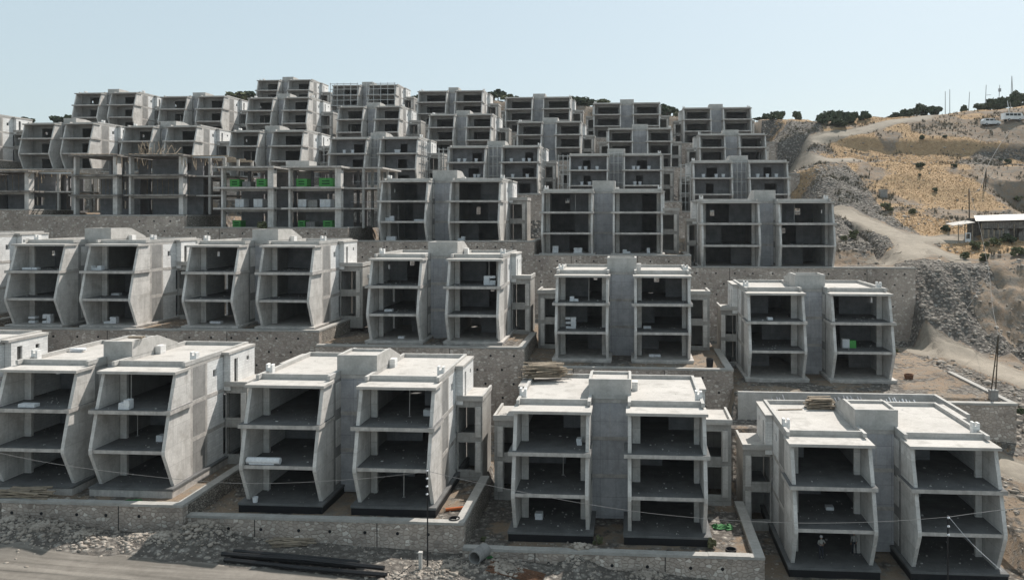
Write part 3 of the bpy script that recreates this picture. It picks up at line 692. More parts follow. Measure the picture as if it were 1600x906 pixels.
        am.box(ow0, ow1, y0 + .222, y1, -1.3, ah); am.box(xx0 + (.2 if s < 0 else 0), xx1 - (.2 if s > 0 else 0), y1 - .2, y1 - .002, -1.3, ah)
        an = am.build("side_annex", M_CON, t)
        pc0, pc1 = (ob + .08, min(ob + .55, xx1 - .02)) if s > 0 else (max(oa - .55, xx0 + .02), oa - .08)
        for fl in (0, 1): MB().box(pc0, pc1, y0 - .14, y0 - .002, fl * fh + .02, (fl + 1) * fh - .42).build("pilaster", M_PLAS, an)
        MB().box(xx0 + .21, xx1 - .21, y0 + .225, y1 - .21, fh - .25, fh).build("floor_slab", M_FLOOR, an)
        MB().box(xx0 - (.08 if s < 0 else -.001), xx1 + (.08 if s > 0 else -.001), y0 - .2, y1 + .05, ah + .002, ah + .2).build("annex_roof", M_ROOF, an)
        pp = MB(); q0, q1 = xx0 - (.08 if s < 0 else -.001), xx1 + (.08 if s > 0 else -.001)
        pp.box(q0, q1, y0 - .2, y0 + .0, ah + .203, ah + .45); pp.box(q0 if s < 0 else q1 - .2, q0 + .2 if s < 0 else q1, y0 + .002, y1 + .05, ah + .203, ah + .45)
        pp.build("annex_parapet", M_PARA, an)
    return t

# ---- open concrete frames (third row, left)
def frame_house(h, kind):
    rr = random.Random("f" + h.id); fh = h.fh; nf = h.nf; Ht = nf * fh; D = h.D
    o = Vector((h.xc, h.Yf, h.zb)); t = empty("concrete_villa", o, HLAB[h.id], "unfinished villa", "unfinished concrete twin villas stepped up the hillside")
    A0, A1, B0, B1 = h.a0 - o.x, h.a1 - o.x, h.b0 - o.x, h.b1 - o.x; burnt = kind == 'burnt'
    MS = M_CHAR if burnt else M_SLAB
    ext = B1 + 5.2
    for x0, x1, s in ((A0, A1, -1), (B0, B1, 1)):
        for fl in range(1, nf + 1):
            z = fl * fh
            MB().box(x0 - (.9 if not burnt else .4), x1 + .3, -1.3, D, z - .28, z).build("floor_slab" if fl < nf else "roof_slab", M_DUSK if burnt else M_SLAB, t)
            if fl < nf or not burnt: MB().box(x0 + .05, x1 - .05, -.2, .25, z - .62, z - .285).build("edge_beam", M_CON, t)
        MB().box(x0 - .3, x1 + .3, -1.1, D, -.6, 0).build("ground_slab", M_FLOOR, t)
        for fl in range(nf):
            z0, z1 = fl * fh + .002, (fl + 1) * fh - .283
            for (xc, wd, yy, dp) in ((x0 + .12, .3, -.6, .9), (x1 - .5, .9 if kind == 'crates' else .7, -.6, 1.1), (x0 + (x1 - x0) * .5, .4, 5.6, .4), (x0 + .3, .4, 7.5, .4), (x1 - .3, .4, 7.5, .4)):
                MB().box(xc - wd / 2, xc + wd / 2, yy, yy + dp, z0, z1).build("column", M_PLAS if yy < 0 else M_INT, t)
            if fl < nf - 1 or (burnt and s > 0): MB().wall('y', 5.2, 5.4, x0 + .2, x1 - .2, z0, z1, [(x0 + (x1 - x0) * .45, x0 + (x1 - x0) * .75, z0 + .9, z1 - .6)] if rr.random() < .6 else []).build("partition_wall", M_INT, t)
            MB().wall('y', D - .3, D - .1, x0 + .2, x1 - .2, z0, z1, [(x0 + .8, x0 + 2.4, z0 + .8, z1 - .3), (x1 - 2.6, x1 - 1, z0 + .8, z1 - .3)]).build("back_wall", M_INT, t)
        if burnt:      # bare formwork boards sagging from the roof edge
            for i in range(14):
                bx = x1 + .2 + rr.uniform(-.6, .7); by = -1 + i * .9; l = rr.uniform(.8, 2.4)
                MB().tube((bx, by, Ht - .05), (bx + rr.uniform(-.5, .5), by + rr.uniform(-.3, .3), Ht - l), .07, 4).build("hanging_board", M_WOOD, t)
            for i in range(9):
                bx = x0 + (x1 - x0) * (i + .5) / 9; MB().box(bx - .05, bx + .05, -1.5 + rr.uniform(-.3, .1), 2.5, Ht + .002, Ht + .1).build("roof_joist", M_WOOD, t)
    # right-hand side bays: slab strips, columns, beams stepping back
    for fl in range(1, nf + 1):
        if kind == 'none': break
        z = fl * fh; e = ext if fl < nf else ext + .3
        if fl == nf and burnt:
            for i in range(10): yy = 1 + i * 1.1; MB().box(B1 + .301, e + rr.uniform(-.8, .6), yy, yy + .16, z - .2 - i * .03, z - .06 - i * .03).build("roof_joist", M_WOOD, t)
            MB().box(B1 + .301, e, 1.0, 1.2, z - .45, z - .22).build("edge_beam", M_STEEL, t)
        else: MB().box(B1 + .301, e, 2.2, D, z - .25, z - .03).build("side_slab", M_SLAB, t)
        for yy in (2.3, 6.5, 11.2):
            for xx in (B1 + 2.4, ext - .4): MB().box(xx - .18, xx + .18, yy, yy + .36, z - fh + .003, z - .252).build("column", M_CON, t)
    g0, g1 = A1 + .302, B0 - (.902 if not burnt else .402)
    if g1 - g0 > .3:
        for fl in range(1, nf): MB().box(g0, g1, 3, D, fl * fh - .25, fl * fh - .02).build("link_slab", M_SLAB, t)
    MB().box(A1 + .02, B0 - .02, 8, 8.3, -.5, Ht - .3).build("core_wall", M_CON, t)
    if not burnt:
        MB().box((A1 + B0) / 2 - 1.8, (A1 + B0) / 2 + 2.0, 5, 8, Ht + .002, Ht + 1.2).build("stair_tower", M_PARA, t)
        for i, z in enumerate((fh, 2 * fh)):
            rl = MB(); y = 2.4
            MB().tube((B1 + .5, 2.25, z + .9), (ext - .5, 2.25, z + .9), .04, 5).build("guard_rail", M_STEEL, t)
    return t

# labels that single each house out
for r, hs in ROWS.items():
    for i, h in enumerate(hs):
        HLAB[h.id] = f"bare concrete twin villa, {ORD[i]} from left in the {ROWN[r]}"
HLAB['C0'] = "dark charred concrete frame with loose roof boards, cut by the left edge of the photo"
HLAB['C1'] = "charred twin concrete frame with broken formwork, left of the frame with green crates"
HLAB['C2'] = "open concrete frame holding bright green crates, in the third row up"
HLAB['A0'] = "pale twin villa in the front row cut off by the left edge of the photo"
HLAB['B0'] = "twin villa of the second row, mostly cut off by the left edge"
HLAB['D0'] = "fourth-row twin villa cut off by the left edge, small square window in its side"
for h in HS.values():
    if h.id in ('C0', 'C1'): frame_house(h, 'burnt')
    elif h.id == 'C2': frame_house(h, 'crates')
    else: house(h, 'near' if h.row <= 3 else ('open' if h.id in ('D4', 'D5', 'D6', 'D7') else 'wall'))
# thin even air between the camera and the ridge
hz = MB().box(-420, 420, -60, 470, -60, 62).build("haze", M_SLAB); hz["kind"] = "stuff"
mh = bpy.data.materials.new("haze_air"); mh.use_nodes = True; mh.node_tree.nodes.remove(mh.node_tree.nodes["Principled BSDF"])
pv = mh.node_tree.nodes.new("ShaderNodeVolumePrincipled"); pv.inputs["Color"].default_value = (.86, .92, .97, 1); pv.inputs["Density"].default_value = .00010; pv.inputs["Anisotropy"].default_value = .3
mh.node_tree.links.new(pv.outputs[0], mh.node_tree.nodes["Material Output"].inputs["Volume"]); hz.data.materials.clear(); hz.data.materials.append(mh)
#PART3

# ------------------------------------------------------------------ loose material: broken rock and dry grass
def rock_protos(n=10):
    out = []
    import bmesh
    for i in range(n):
        bm = bmesh.new(); bmesh.ops.create_icosphere(bm, subdivisions=1, radius=.5); rr = random.Random(i)
        for v in bm.verts: v.co *= rr.uniform(.65, 1.15); v.co.z *= .7
        V = np.array([tuple(v.co) for v in bm.verts]); Fc = np.array([[v.index for v in f.verts] for f in bm.faces]); bm.free(); out.append((V, Fc))
    return out
RP = rock_protos()
def scatter_mesh(name, items, protos, m, kind="stuff", rot3=True):
    """items: (x, y, z, size, seed) -> one mesh of many small solids"""
    VV = []; FF = []; b = 0
    for (x, y, z, sz, k) in items:
        V, Fc = protos[k % len(protos)]; a = (k * 2.399) % 6.283; ca_, sa = math.cos(a), math.sin(a); st = 1 + .5 * math.sin(k * 1.7)
        W = V * sz; W = W * np.array([st, 1, 1]); W = np.stack([W[:, 0] * ca_ - W[:, 1] * sa, W[:, 0] * sa + W[:, 1] * ca_, W[:, 2]], 1) + (x, y, z)
        VV.append(W); FF.append(Fc + b); b += len(V)
    V = np.concatenate(VV); Fc = np.concatenate(FF); k = Fc.shape[1]
    me = bpy.data.meshes.new(name); me.vertices.add(len(V)); me.vertices.foreach_set("co", V.ravel()); me.loops.add(Fc.size); me.loops.foreach_set("vertex_index", Fc.ravel())
    me.polygons.add(len(Fc)); me.polygons.foreach_set("loop_start", np.arange(0, Fc.size, k)); me.polygons.foreach_set("loop_total", np.full(len(Fc), k)); me.update(); me.materials.append(m)
    o = bpy.data.objects.new(name, me); col.objects.link(o); o["kind"] = kind; return o
def rnd(a, b): return a + (b - a) * rng.random()
def power(a, b): return a * (b / a) ** (rng.random() ** 2.2)
it = []
for mx, my, r, hh in MOUNDS:                       # heaps of broken stone along the site road
    for _ in range(int(170 * r * (.6 + hh))):
        a = rnd(0, 6.283); d = abs(rng.normal(0, r * .62)); x, y = mx + d * math.cos(a), my + d * math.sin(a)
        it.append((x, y, gz(x, y) + .02, power(.09, .5), int(rng.integers(1e6))))
for _ in range(6500):
    x = rnd(-62, 26); y = rnd(48, 59.5); z, k = hcore(x, y)
    if k != 'front': continue
    lim = 53.2 + fbm(x, 7, .3) * 1.2
    if x < -12 and y < lim and rng.random() > .04: continue
    it.append((x, y, gz(x, y), power(.05, .30), int(rng.integers(1e6))))
scatter_mesh("rubble", it, RP, M_ROCK)
it = []
for _ in range(16000):                             # stony yards round the lower two rows
    r = 1 if rng.random() < .6 else 2
    x = rnd(-62, 36); y = rnd(55, 83) if r == 1 else rnd(79, 108); z, k = hcore(x, y)
    if k != 'pad': continue
    inside = any(h.a0 - .5 < x < h.b1 + .5 and h.Yf - 1.2 < y < h.Yf + 12 for h in ROWS[r])
    if inside: continue
    it.append((x, y, gz(x, y), power(.05, .32), int(rng.integers(1e6))))
scatter_mesh("yard_rubble", it, RP, M_ROCK)
it = []
for _ in range(85000):                             # tipped rock on the right-hand slope
    x = rnd(28, 100); y = rnd(57, 165) if rng.random() < .75 else rnd(165, 215); z, k = hcore(x, y)
    if k != 'nat': continue
    cv = cover(x, y)
    if cv[2] > .2 and rng.random() > .03: continue
    if rng.random() > cv[1] * (.95 if 96 < y < 122 or x < 50 else .5) + .07: continue
    it.append((x, y, gz(x, y), power(.12, .7 if rng.random() < .95 else 1.3), int(rng.integers(1e6))))
scatter_mesh("slope_rubble", it, RP, M_ROCK)

def tuft_protos(n=8):
    out = []
    for i in range(n):
        rr = random.Random(i + 50); V = []; Fc = []
        for b in range(9):
            a = rr.uniform(0, 6.28); r = rr.uniform(0, .35); cx, cy = r * math.cos(a), r * math.sin(a); t = rr.uniform(0, 3.14); wv = .07; l = rr.uniform(.5, 1.0); lx, ly = rr.uniform(-.3, .3), rr.uniform(-.3, .3); k = len(V)
            V += [(cx - wv * math.cos(t), cy - wv * math.sin(t), -.1), (cx + wv * math.cos(t), cy + wv * math.sin(t), -.1), (cx + lx, cy + ly, l)]; Fc.append((k, k + 1, k + 2))
        out.append((np.array(V), np.array(Fc)))
    return out
TP = tuft_protos()
M_DRY = mat("dry_grass", (.50, .36, .215), (.38, .265, .155), scale=.25, fine=2, bump=0)
M_DRY2 = mat("grey_scrub", (.15, .13, .09), (.10, .09, .065), scale=.4, fine=2, bump=0)
M_LEAFY = mat("weed_leaves", (.10, .15, .045), (.17, .19, .07), scale=2, fine=4, bump=0)
it = []; it2 = []
for _ in range(150000):
    y = rnd(125, 258); x = rnd(-170, 150) if y > 222 else rnd(33, 125); z, k = hcore(x, y)
    if k != 'nat': continue
    cv = cover(x, y); p = cv[0]
    if cv[2] > .25: continue
    if rng.random() < p * p: it.append((x, y, gz(x, y), power(.14, .34), int(rng.integers(1e6))))
    elif rng.random() < (.22 if fbm(x + 20, y, .16) > .22 else .02): it2.append((x, y, gz(x, y), rnd(.3, .9), int(rng.integers(1e6))))
for _ in range(1800):
    x = rnd(34, 70); y = rnd(62, 97); z, k = hcore(x, y)
    if k == 'nat' and cover(x, y)[2] < .2 and fbm(x, y, .2) > .05: (it if rng.random() < .5 else it2).append((x, y, gz(x, y), rnd(.2, .55), int(rng.integers(1e6))))
scatter_mesh("dry_grass", it, TP, M_DRY); scatter_mesh("low_scrub", it2, TP, M_DRY2)

# ------------------------------------------------------------------ trees and shrubs
M_LEAF = mat("evergreen_leaves", (.045, .065, .035), (.095, .115, .065), scale=.8, fine=3, bump=0)
M_LEAF2 = mat("olive_leaves", (.10, .12, .06), (.16, .16, .09), scale=.8, fine=3, bump=0)
def crown_mesh(seed, nleaf, shape, lm, leaf=.11):
    rr = random.Random(seed); mb = MB(); lobes = []
    for i in range(rr.randint(7, 11)):
        a = rr.uniform(0, 6.283); r = rr.uniform(.05, .40); lobes.append((r * math.cos(a), r * math.sin(a), rr.uniform(*shape), rr.uniform(.12, .24)))
    for i in range(nleaf):
        l = lobes[rr.randrange(len(lobes))]; d = Vector((rr.gauss(0, 1), rr.gauss(0, 1), rr.gauss(0, 1))).normalized() * (l[3] * rr.random() ** .45)
        c = Vector((l[0], l[1], l[2])) + Vector((d.x, d.y, d.z * .8)); n = Vector((rr.gauss(0, 1), rr.gauss(0, 1), rr.gauss(.3, 1))).normalized(); a = n.orthogonal().normalized(); b = n.cross(a); s1 = leaf * rr.uniform(.5, 1.2); s2 = s1 * rr.uniform(.4, .9); k = len(mb.v)
        mb.v += [tuple(c - a * s1), tuple(c + b * s2), tuple(c + a * s1), tuple(c - b * s2)]; mb.f.append((k, k + 1, k + 2, k + 3)); mb.m.append(0)
    me = mb.build("crown", lm); 
    return me
def tree_proto(name, seed, shape, trunk_h, nleaf, lm):
    t = bpy.data.objects.new(name, None); col.objects.link(t)
    tk = MB(); tk.tube((0, 0, -.08), (.02, .01, trunk_h), .045, 7, r2=.028)
    rr = random.Random(seed)
    for i in range(5):
        a = i * 1.26 + rr.random(); tk.tube((.02, .01, trunk_h * .8), (.28 * math.cos(a), .28 * math.sin(a), trunk_h + rr.uniform(.12, .35)), .022, 5, r2=.008)
    tk.build("trunk", M_BARK, t); c = crown_mesh(seed, nleaf, shape, lm); c.parent = t
    return t
PROTO = {'tree': [tree_proto("hill_tree", i, (.42, .80), .42, 1500, M_LEAF) for i in range(3)], 'shrub': [tree_proto("shrub", 10 + i, (.16, .52), .2, 1100, M_LEAF) for i in range(3)], 'weed': [tree_proto("shrub", 20 + i, (.14, .5), .2, 500, M_LEAF2) for i in range(3)]}
used = set()
def plant(kind, px, py, wpx, label, group=None, Y=None, hf=1.0, p=None, seed=None):
    i = (len(used) * 7 + int(px)) % 3 if seed is None else seed; pr = PROTO[kind][i]
    if p is None: p = hit(px, py, 60) if Y is None else atY(px, py, Y); p = Vector((p.x, p.y, gz(p.x, p.y)))
    if pr.name in used:
        t = pr.copy(); col.objects.link(t)
        for ch in pr.children: c = ch.copy(); col.objects.link(c); c.parent = t
    else: t = pr; used.add(pr.name)
    wd = wpx * depth(p) / F * (.82 if kind != 'weed' else 1); t.location = p - Vector((0, 0, .02)); t.scale = (wd, wd, wd * hf); t.rotation_euler = (0, 0, (px * 1.3) % 6.28)
    tag(t, label, 'tree' if kind == 'tree' else 'shrub', group)
    return t
G1 = "dark evergreen trees along the ridge"
plant('tree', 44, 198, 20, "small dark tree alone on the skyline at far left", G1, 246)
for px, wx, lab in ((84, 26, "low shrub on the skyline left of the top row"), (108, 24, "shrub on the skyline touching the leftmost top villa"), (98, 20, "smaller shrub between two larger ones on the left skyline"), (30, 14, "tiny shrub left of the small dark skyline tree")): plant('shrub', px, 196, wx, lab, "shrubs on the left skyline", 246)
for px, wx, hf, lab in ((383, 34, .75, "rounded dark tree on the skyline left of the highest villa"), (362, 26, .7, "low dark bush left of the rounded skyline tree"), (398, 28, .6, "dark bush close against the highest villa's left side"), (655, 30, .6, "dark treetop rising behind the third villa of the top row"), (778, 30, .8, "dark tree behind the gap left of the fourth top villa"), (800, 26, .6, "bush behind the fourth villa of the top row"),
    (897, 20, .8, "small dark tree right of the fourth top villa"), (913, 22, .7, "dark tree in the middle of the gap before the fifth top villa"), (930, 22, .8, "taller tree over the left corner of the fifth top villa"), (1036, 26, .8, "dark tree just right of the fifth top villa"), (1052, 28, .7, "dark tree in the gap left of the last top villa"), (1186, 22, .4, "low bush touching the last top villa's right side")):
    plant('tree', px, 170, wx, lab, G1, 250, hf * 1.1)
G2 = "dark bushes on the right-hand ridge"
for px, py, wx, hf, lab in ((1199, 181, 26, .62, "leftmost dark bush of the right-hand ridge"), (1217, 181, 30, .68, "wide dark bush second from left on the ridge"), (1243, 181, 24, .85, "rounded dark bush right of the wide ridge bush"), (1205, 187, 18, .45, "little bush in front of the leftmost ridge bushes"),
    (1284, 194, 34, .6, "left end of the big dark thicket on the slope"), (1304, 193, 40, .72, "tallest bush of the big dark thicket on the slope"), (1328, 193, 38, .68, "middle bush of the big dark thicket on the slope"), (1350, 188, 28, .6, "right end bush of the big dark thicket on the slope"), (1310, 198, 34, .45, "low front bush of the big dark thicket"),
    (1401, 176, 26, .5, "low bush starting the central ridge clump"), (1418, 175, 34, .6, "broad bush in the central ridge clump"), (1440, 173, 38, .62, "highest bush of the central ridge clump"), (1462, 172, 34, .55, "right-hand bush of the central ridge clump"), (1388, 178, 14, .4, "tiny bush left of the central ridge clump"),
    (1506, 174, 18, .9, "scraggy upright bush between two ridge clumps"), (1528, 173, 32, .5, "first bush of the rightmost ridge clump"), (1548, 172, 38, .6, "second bush of the rightmost ridge clump"), (1568, 168, 40, .75, "third bush of the rightmost ridge clump"), (1590, 164, 44, .75, "bush nearest the right edge on the ridge"), (1612, 160, 40, .8, "bush of the ridge cut by the right edge")):
    plant('shrub', px, py, wx, lab, G2, None if py > 182 else 248, hf * 1.5)
G3 = "scattered bushes on the right-hand slope"
for px, py, wx, kind, lab in ((1384, 330, 22, 'weed', "grey-green bush beside the pale box above the track"), (1478, 362, 20, 'shrub', "dark bush left of the shed"), (1424, 334, 14, 'weed', "small bush above the track junction"), (1334, 372, 20, 'weed', "green weed on the track edge beside the third row"), (1318, 376, 14, 'weed', "small weed right of the last third-row villa"),
    (1441, 218, 14, 'shrub', "dark bush in the upper dry grass"), (1476, 216, 10, 'shrub', "small dark bush right of the upper grass bush"), (1437, 262, 18, 'shrub', "low dark bush in the middle of the dry grass"), (1490, 262, 12, 'shrub', "small round bush in the dry grass near the right"), (1436, 276, 9, 'shrub', "tiny bush in the dry grass"), (1460, 300, 14, 'shrub', "dark bush below the dry grass"),
    (1575, 255, 14, 'shrub', "bush at the top of the right earth cut"), (1562, 252, 9, 'shrub', "small bush left of the earth cut"), (1590, 318, 16, 'weed', "pale bush above the shed roof"), (1553, 385, 26, 'weed', "leafy bush below the shed"), (1575, 380, 30, 'shrub', "big bush below the shed's right part"), (1525, 392, 24, 'weed', "bush on the bank left below the shed"), (1592, 400, 26, 'weed', "bush on the bank at the right edge"), (1540, 408, 20, 'weed', "light green bush at the foot of the bank"), (1506, 404, 18, 'weed', "small light bush where the track bends"),
    (1398, 552, 14, 'weed', "dry bush beside the villa near the lower track"), (1568, 640, 20, 'weed', "bush on the slope right of the stone wall"), (1592, 648, 24, 'shrub', "dark bush at the right edge above the lower track"), (1580, 660, 16, 'weed', "pale bush below the dark one at the right edge")):
    plant(kind, px, py, wx, lab, G3, hf=.9)
G4 = "weeds growing in the front yards"
for px, py, wx, lab in ((935, 852, 16, "green weed between the two halves of the third front villa"), (1113, 858, 18, "green bush at the right plinth corner of the third front villa"), (1186, 889, 14, "yellow-green weed right of the end of the front wall"), (755, 892, 10, "dry weed by the rebar bundle"), (645, 745, 6, "tiny weed behind the second front villa")):
    plant('weed', px, py, wx, lab, G4, hf=1.5)
plant('weed', 0, 0, 20, "green bush on the wall top below the green crates", G4, p=Vector((*atY(409, 350, 112.4)[:2], HS['C2'].cz - .3)), hf=1.0)
#PART4

# ------------------------------------------------------------------ building material left on the floors
UN = {'L': 'left half', 'R': 'right half'}; FN = ['ground floor', 'middle floor', 'top floor']
def fpt(hid, fl, px, yl):
    h = HS[hid]; z = h.zb + fl * h.fh
    if fl == 0: z -= .002
    p = atY(px, 335, h.Yf + yl); return Vector((p.x, h.Yf + yl, z))
def short(h):
    hs = ROWS[h.row]; return f"{ORD[hs.index(h)]} {RN2[h.row]} villa"
def blocks(hid, fl, px, yl, wpx, n, what="white aerated blocks"):
    h = HS[hid]; p = fpt(hid, fl, px, yl); wd = wpx * depth(p) / F; rr = random.Random(f"{hid}{px}"); mb = MB()
    u = 'L' if p.x < h.xc else 'R'; nx2 = max(1, round(wd / .6)); bw_ = wd / nx2
    for lev in range(n):
        for i in range(nx2):
            if lev and rr.random() < .35: continue
            for j in range(2):
                x = -wd / 2 + bw_ * (i + .5) + rr.uniform(-.03, .03); y = j * .32 + rr.uniform(-.02, .02); a = rr.uniform(-.08, .08)
                mb.obox((x, y, .125 + lev * .252), (Vector((math.cos(a), math.sin(a), 0)), Vector((-math.sin(a), math.cos(a), 0)), Vector((0, 0, 1))), (bw_ - .015, .3, .25))
    o = mb.build("block_stack", M_WHITE); o.location = p
    side = "" 
    return tag(o, f"{'low' if n < 2 else ('tall' if n > 3 else 'small')} stack of {what}, {FN[fl]}, {UN[u]} of the {short(h)}", "block stack", "white block stacks on the floors")
BL = [('A1', 2, 43, -.6, 27, 1), ('A1', 2, 195, -.7, 18, 3), ('A1', 1, 251, 1.2, 11, 2), ('A2', 2, 668, 2.6, 12, 3), ('A3', 0, 842, 1.5, 12, 2), ('A3', 2, 905, 1.0, 8, 2), ('A4', 1, 1297, 2.5, 12, 2),
      ('B1', 2, 47, .2, 24, 1), ('B1', 2, 149, .1, 22, 2), ('B1', 0, 51, .6, 11, 3), ('B1', 0, 173, .8, 20, 3), ('B1', 1, 181, 2.2, 13, 1), ('B2', 0, 337, 1.2, 18, 1), ('B3', 1, 607, .6, 12, 1), ('B3', 2, 765, .8, 18, 4), ('B3', 0, 627, .8, 10, 2),
      ('B4', 2, 897, .6, 13, 3), ('B4', 1, 892, .8, 16, 5), ('B4', 1, 1011, 1.4, 12, 3), ('B4', 0, 1023, 1, 18, 1), ('B5', 2, 1203, .2, 8, 1), ('C3', 1, 609, .4, 14, 3), ('C3', 1, 655, .6, 16, 1), ('C3', 0, 611, .5, 15, 4), ('C3', 0, 721, .6, 11, 3),
      ('C4', 0, 868, .6, 9, 4), ('C4', 0, 903, .6, 13, 3), ('C4', 0, 979, .6, 12, 3), ('C4', 0, 1013, .9, 5, 3)]
seen = {}
for b in BL:
    o = blocks(*b); seen.setdefault(o["label"], []).append(o)
for l, os_ in seen.items():
    if len(os_) > 1:
        for i, o in enumerate(os_): o["label"] = l.replace("stack of", f"stack, {('left' if i == 0 else 'right')} one, of", 1).replace("white aerated blocks", "white blocks")
# second piles beside the first
o = blocks('B1', 0, 74, .7, 13, 4); o["label"] = "stepped white block stack near the right fin, ground floor of the second-row leftmost full villa"
# white wrapped roll on the middle floor
r_ = MB(); r_.tube((-1.35, 0, .26), (1.35, 0, .26), .26, 10); r_.box(-1.1, .9, -.2, .2, .0, .12); o = r_.build("wrapped_roll", M_WHITE, smooth=False); o.location = fpt('A2', 1, 412, -1.1); tag(o, "long white wrapped roll on the middle balcony of the second front villa", "roll")
# small tubs and trestles on the slabs of the fourth row
def tub(hid, fl, px, yl, lab):
    p = fpt(hid, fl, px, yl); m = MB(); m.tube((0, 0, 0), (0, 0, .62), .26, 8, r2=.34); m.tube((0, 0, .621), (0, 0, .7), .38, 8); o = m.build("plastic_tub", M_WHITE); o.location = p; tag(o, lab, "tub", "white tubs standing on the fourth-row slabs")
PW = ["leftmost", "second", "third"]
TB = {('D4', 2, 'L'): (538, 551), ('D4', 2, 'R'): (619, 623), ('D5', 2, 'L'): (717, 726, 744), ('D5', 2, 'R'): (799, 818, 827), ('D5', 1, 'L'): (742, 748), ('D5', 1, 'R'): (801, 824), ('D6', 2, 'L'): (906, 915, 933), ('D6', 2, 'R'): (990, 997, 1014), ('D6', 1, 'L'): (909, 921), ('D6', 1, 'R'): (992, 1000), ('D7', 2, 'L'): (1099, 1119, 1130), ('D7', 2, 'R'): (1184, 1199, 1213)}
for (hid, fl, u), pxs in TB.items():
    for i, px in enumerate(pxs): tub(hid, fl, px, .2, f"{PW[i]} white tub on the {FN[fl]}, {UN[u]} of the {short(HS[hid])}")

# green crates and pale boxes in the open frame
def crate(px, fl, wpx, hm, kind, lab, yl=.9):
    p = fpt('C2', fl, px, yl); wd = wpx * depth(p) / F; m_ = {'green': M_GREEN, 'grey': M_PANEL, 'white': M_WHITE}[kind]
    t = empty("storage_crate" if kind == 'green' else "covered_box", p, lab, "crate" if kind == 'green' else "box", "green crates in the open frame" if kind == 'green' else "pale boxes in the open frame")
    b = MB(); b.wall('y', 0, .06, -wd / 2, wd / 2, .1, hm, []); b.wall('y', 1.6, 1.66, -wd / 2, wd / 2, .1, hm, []); b.box(-wd / 2, -wd / 2 + .06, .061, 1.599, .1, hm); b.box(wd / 2 - .06, wd / 2, .061, 1.599, .1, hm); b.box(-wd / 2 + .061, wd / 2 - .061, .061, 1.599, .12, .2)
    b.build("body", m_, t)
    l = MB().box(-wd / 2 - .04, wd / 2 + .04, -.04, 1.7, hm + .002, hm + .09); l.build("lid", m_, t)
    if kind == 'green':
        for zz in (hm * .42, hm * .74): MB().box(-wd * .28, wd * .28, -.02, -.002, zz - hm * .10, zz + hm * .08).build("dark_print", M_GREEND, t)
        for i in (-1, 1): MB().box(i * wd * .4 - .05, i * wd * .4 + .05, -.018, -.002, .12, hm - .02).build("rib", M_GREEN, t)
    else: MB().box(-.02, .02, -.015, -.002, .12, hm).build("seam", M_SLAB, t)
    MB().box(-wd / 2 + .1, wd / 2 - .1, .1, 1.5, 0, .098).build("pallet", M_WOOD, t)
C2T = "open frame in the third row up"
crate(366.5, 2, 15, 1.15, 'green', "green crate at the left end of the frame's top floor"); crate(408, 2, 15, 1.2, 'green', "green crate second from left on the frame's top floor"); crate(471, 2, 17, 1.2, 'green', "light green crate third from left on the frame's top floor"); crate(509, 2, 22, 1.3, 'green', "widest green crate, rightmost on the frame's top floor")
crate(369.5, 0, 13, 1.1, 'green', "dark green crate leftmost on the frame's ground floor", 1.4); crate(471, 0, 11, 1.1, 'green', "green crate in the middle of the frame's ground floor", 1.4); crate(512, 0, 15, 1.1, 'green', "green crate rightmost on the frame's ground floor", 1.4)
crate(385, 2, 13, .8, 'grey', "grey box between two green crates on the top floor"); crate(374, 1, 14, 1.25, 'white', "white covered box leftmost on the frame's middle floor"); crate(403, 1, 14, 1.25, 'white', "white covered box second on the frame's middle floor"); crate(472, 1, 13, 1.2, 'white', "white box third on the frame's middle floor"); crate(508, 1, 17, 1.2, 'white', "wide white box rightmost on the frame's middle floor"); crate(488, 1, 15, 1.1, 'grey', "grey box between the white boxes of the middle floor"); crate(485, 0, 14, .9, 'grey', "grey box between green crates on the ground floor", 1.5)
# green crate on the fifth second-row villa
p = fpt('B5', 1, 1326, .8); t = empty("storage_crate", p, "green and white crate alone on the last second-row villa's middle floor", "crate")
MB().box(-.65, .1, 0, .8, 0, .95).build("body", M_WHITE, t); MB().box(.102, .8, 0, .8, 0, .8).build("green_box", M_GREEN, t)

# ------------------------------------------------------------------ timber, pipes and other site litter
def pile(loc, L, n, lay, m_, lab, seed, rz=0, wd=.22, th=.07, name="timber_pile", spread=.12, cat="timber pile", grp=None):
    rr = random.Random(seed); t = empty(name, loc, lab, cat, grp, rz)
    for k in range(lay):
        for i in range(n):
            if rr.random() < .12: continue
            a = rr.gauss(0, spread); c = Vector((rr.gauss(0, L * .07), (i - n / 2) * (wd * 1.25) + rr.gauss(0, .05), th * .7 + k * th * 1.5)); b = rr.gauss(0, .02)
            MB().obox(c, (Vector((math.cos(a), math.sin(a), b)), Vector((-math.sin(a), math.cos(a), 0)), Vector((-b, 0, 1))), (L * rr.uniform(.55, 1.05), wd * rr.uniform(.5, 1.1), th)).build("plank", m_, t)
    return t
GT = "piles of shuttering timber"
p = atY(40, 775, 58.6); pile((p.x, 58.6, gz(p.x, 58.6) + .03), 4.4, 5, 8, M_WOOD, "timber pile on the yard at the left edge, before the first full villa", 3, 0, grp=GT)
p = atY(455, 800, 57.6); pile((p.x, 57.6, gz(p.x, 57.6) + .03), 3.4, 6, 3, M_WOOD, "loose boards stacked on the yard of the second front villa", 4, .1, grp=GT)
h = HS['A3']; p = atY(848, 588, h.Yf + 11.2); pile((p.x + .2, h.Yf + 10.6, h.zr + .36), 3.8, 7, 11, M_WOOD, "heap of boards on the back left roof corner of the third front villa", 5, .15, spread=.2, grp=GT)
h = HS['A4']; p = atY(1280, 622, h.Yf + 10.5); pile((p.x, h.Yf + 10.6, h.zr + .02), 2.4, 5, 9, M_WOOD, "pallet stack of boards on the fourth front villa's left roof", 6, 0, grp=GT)
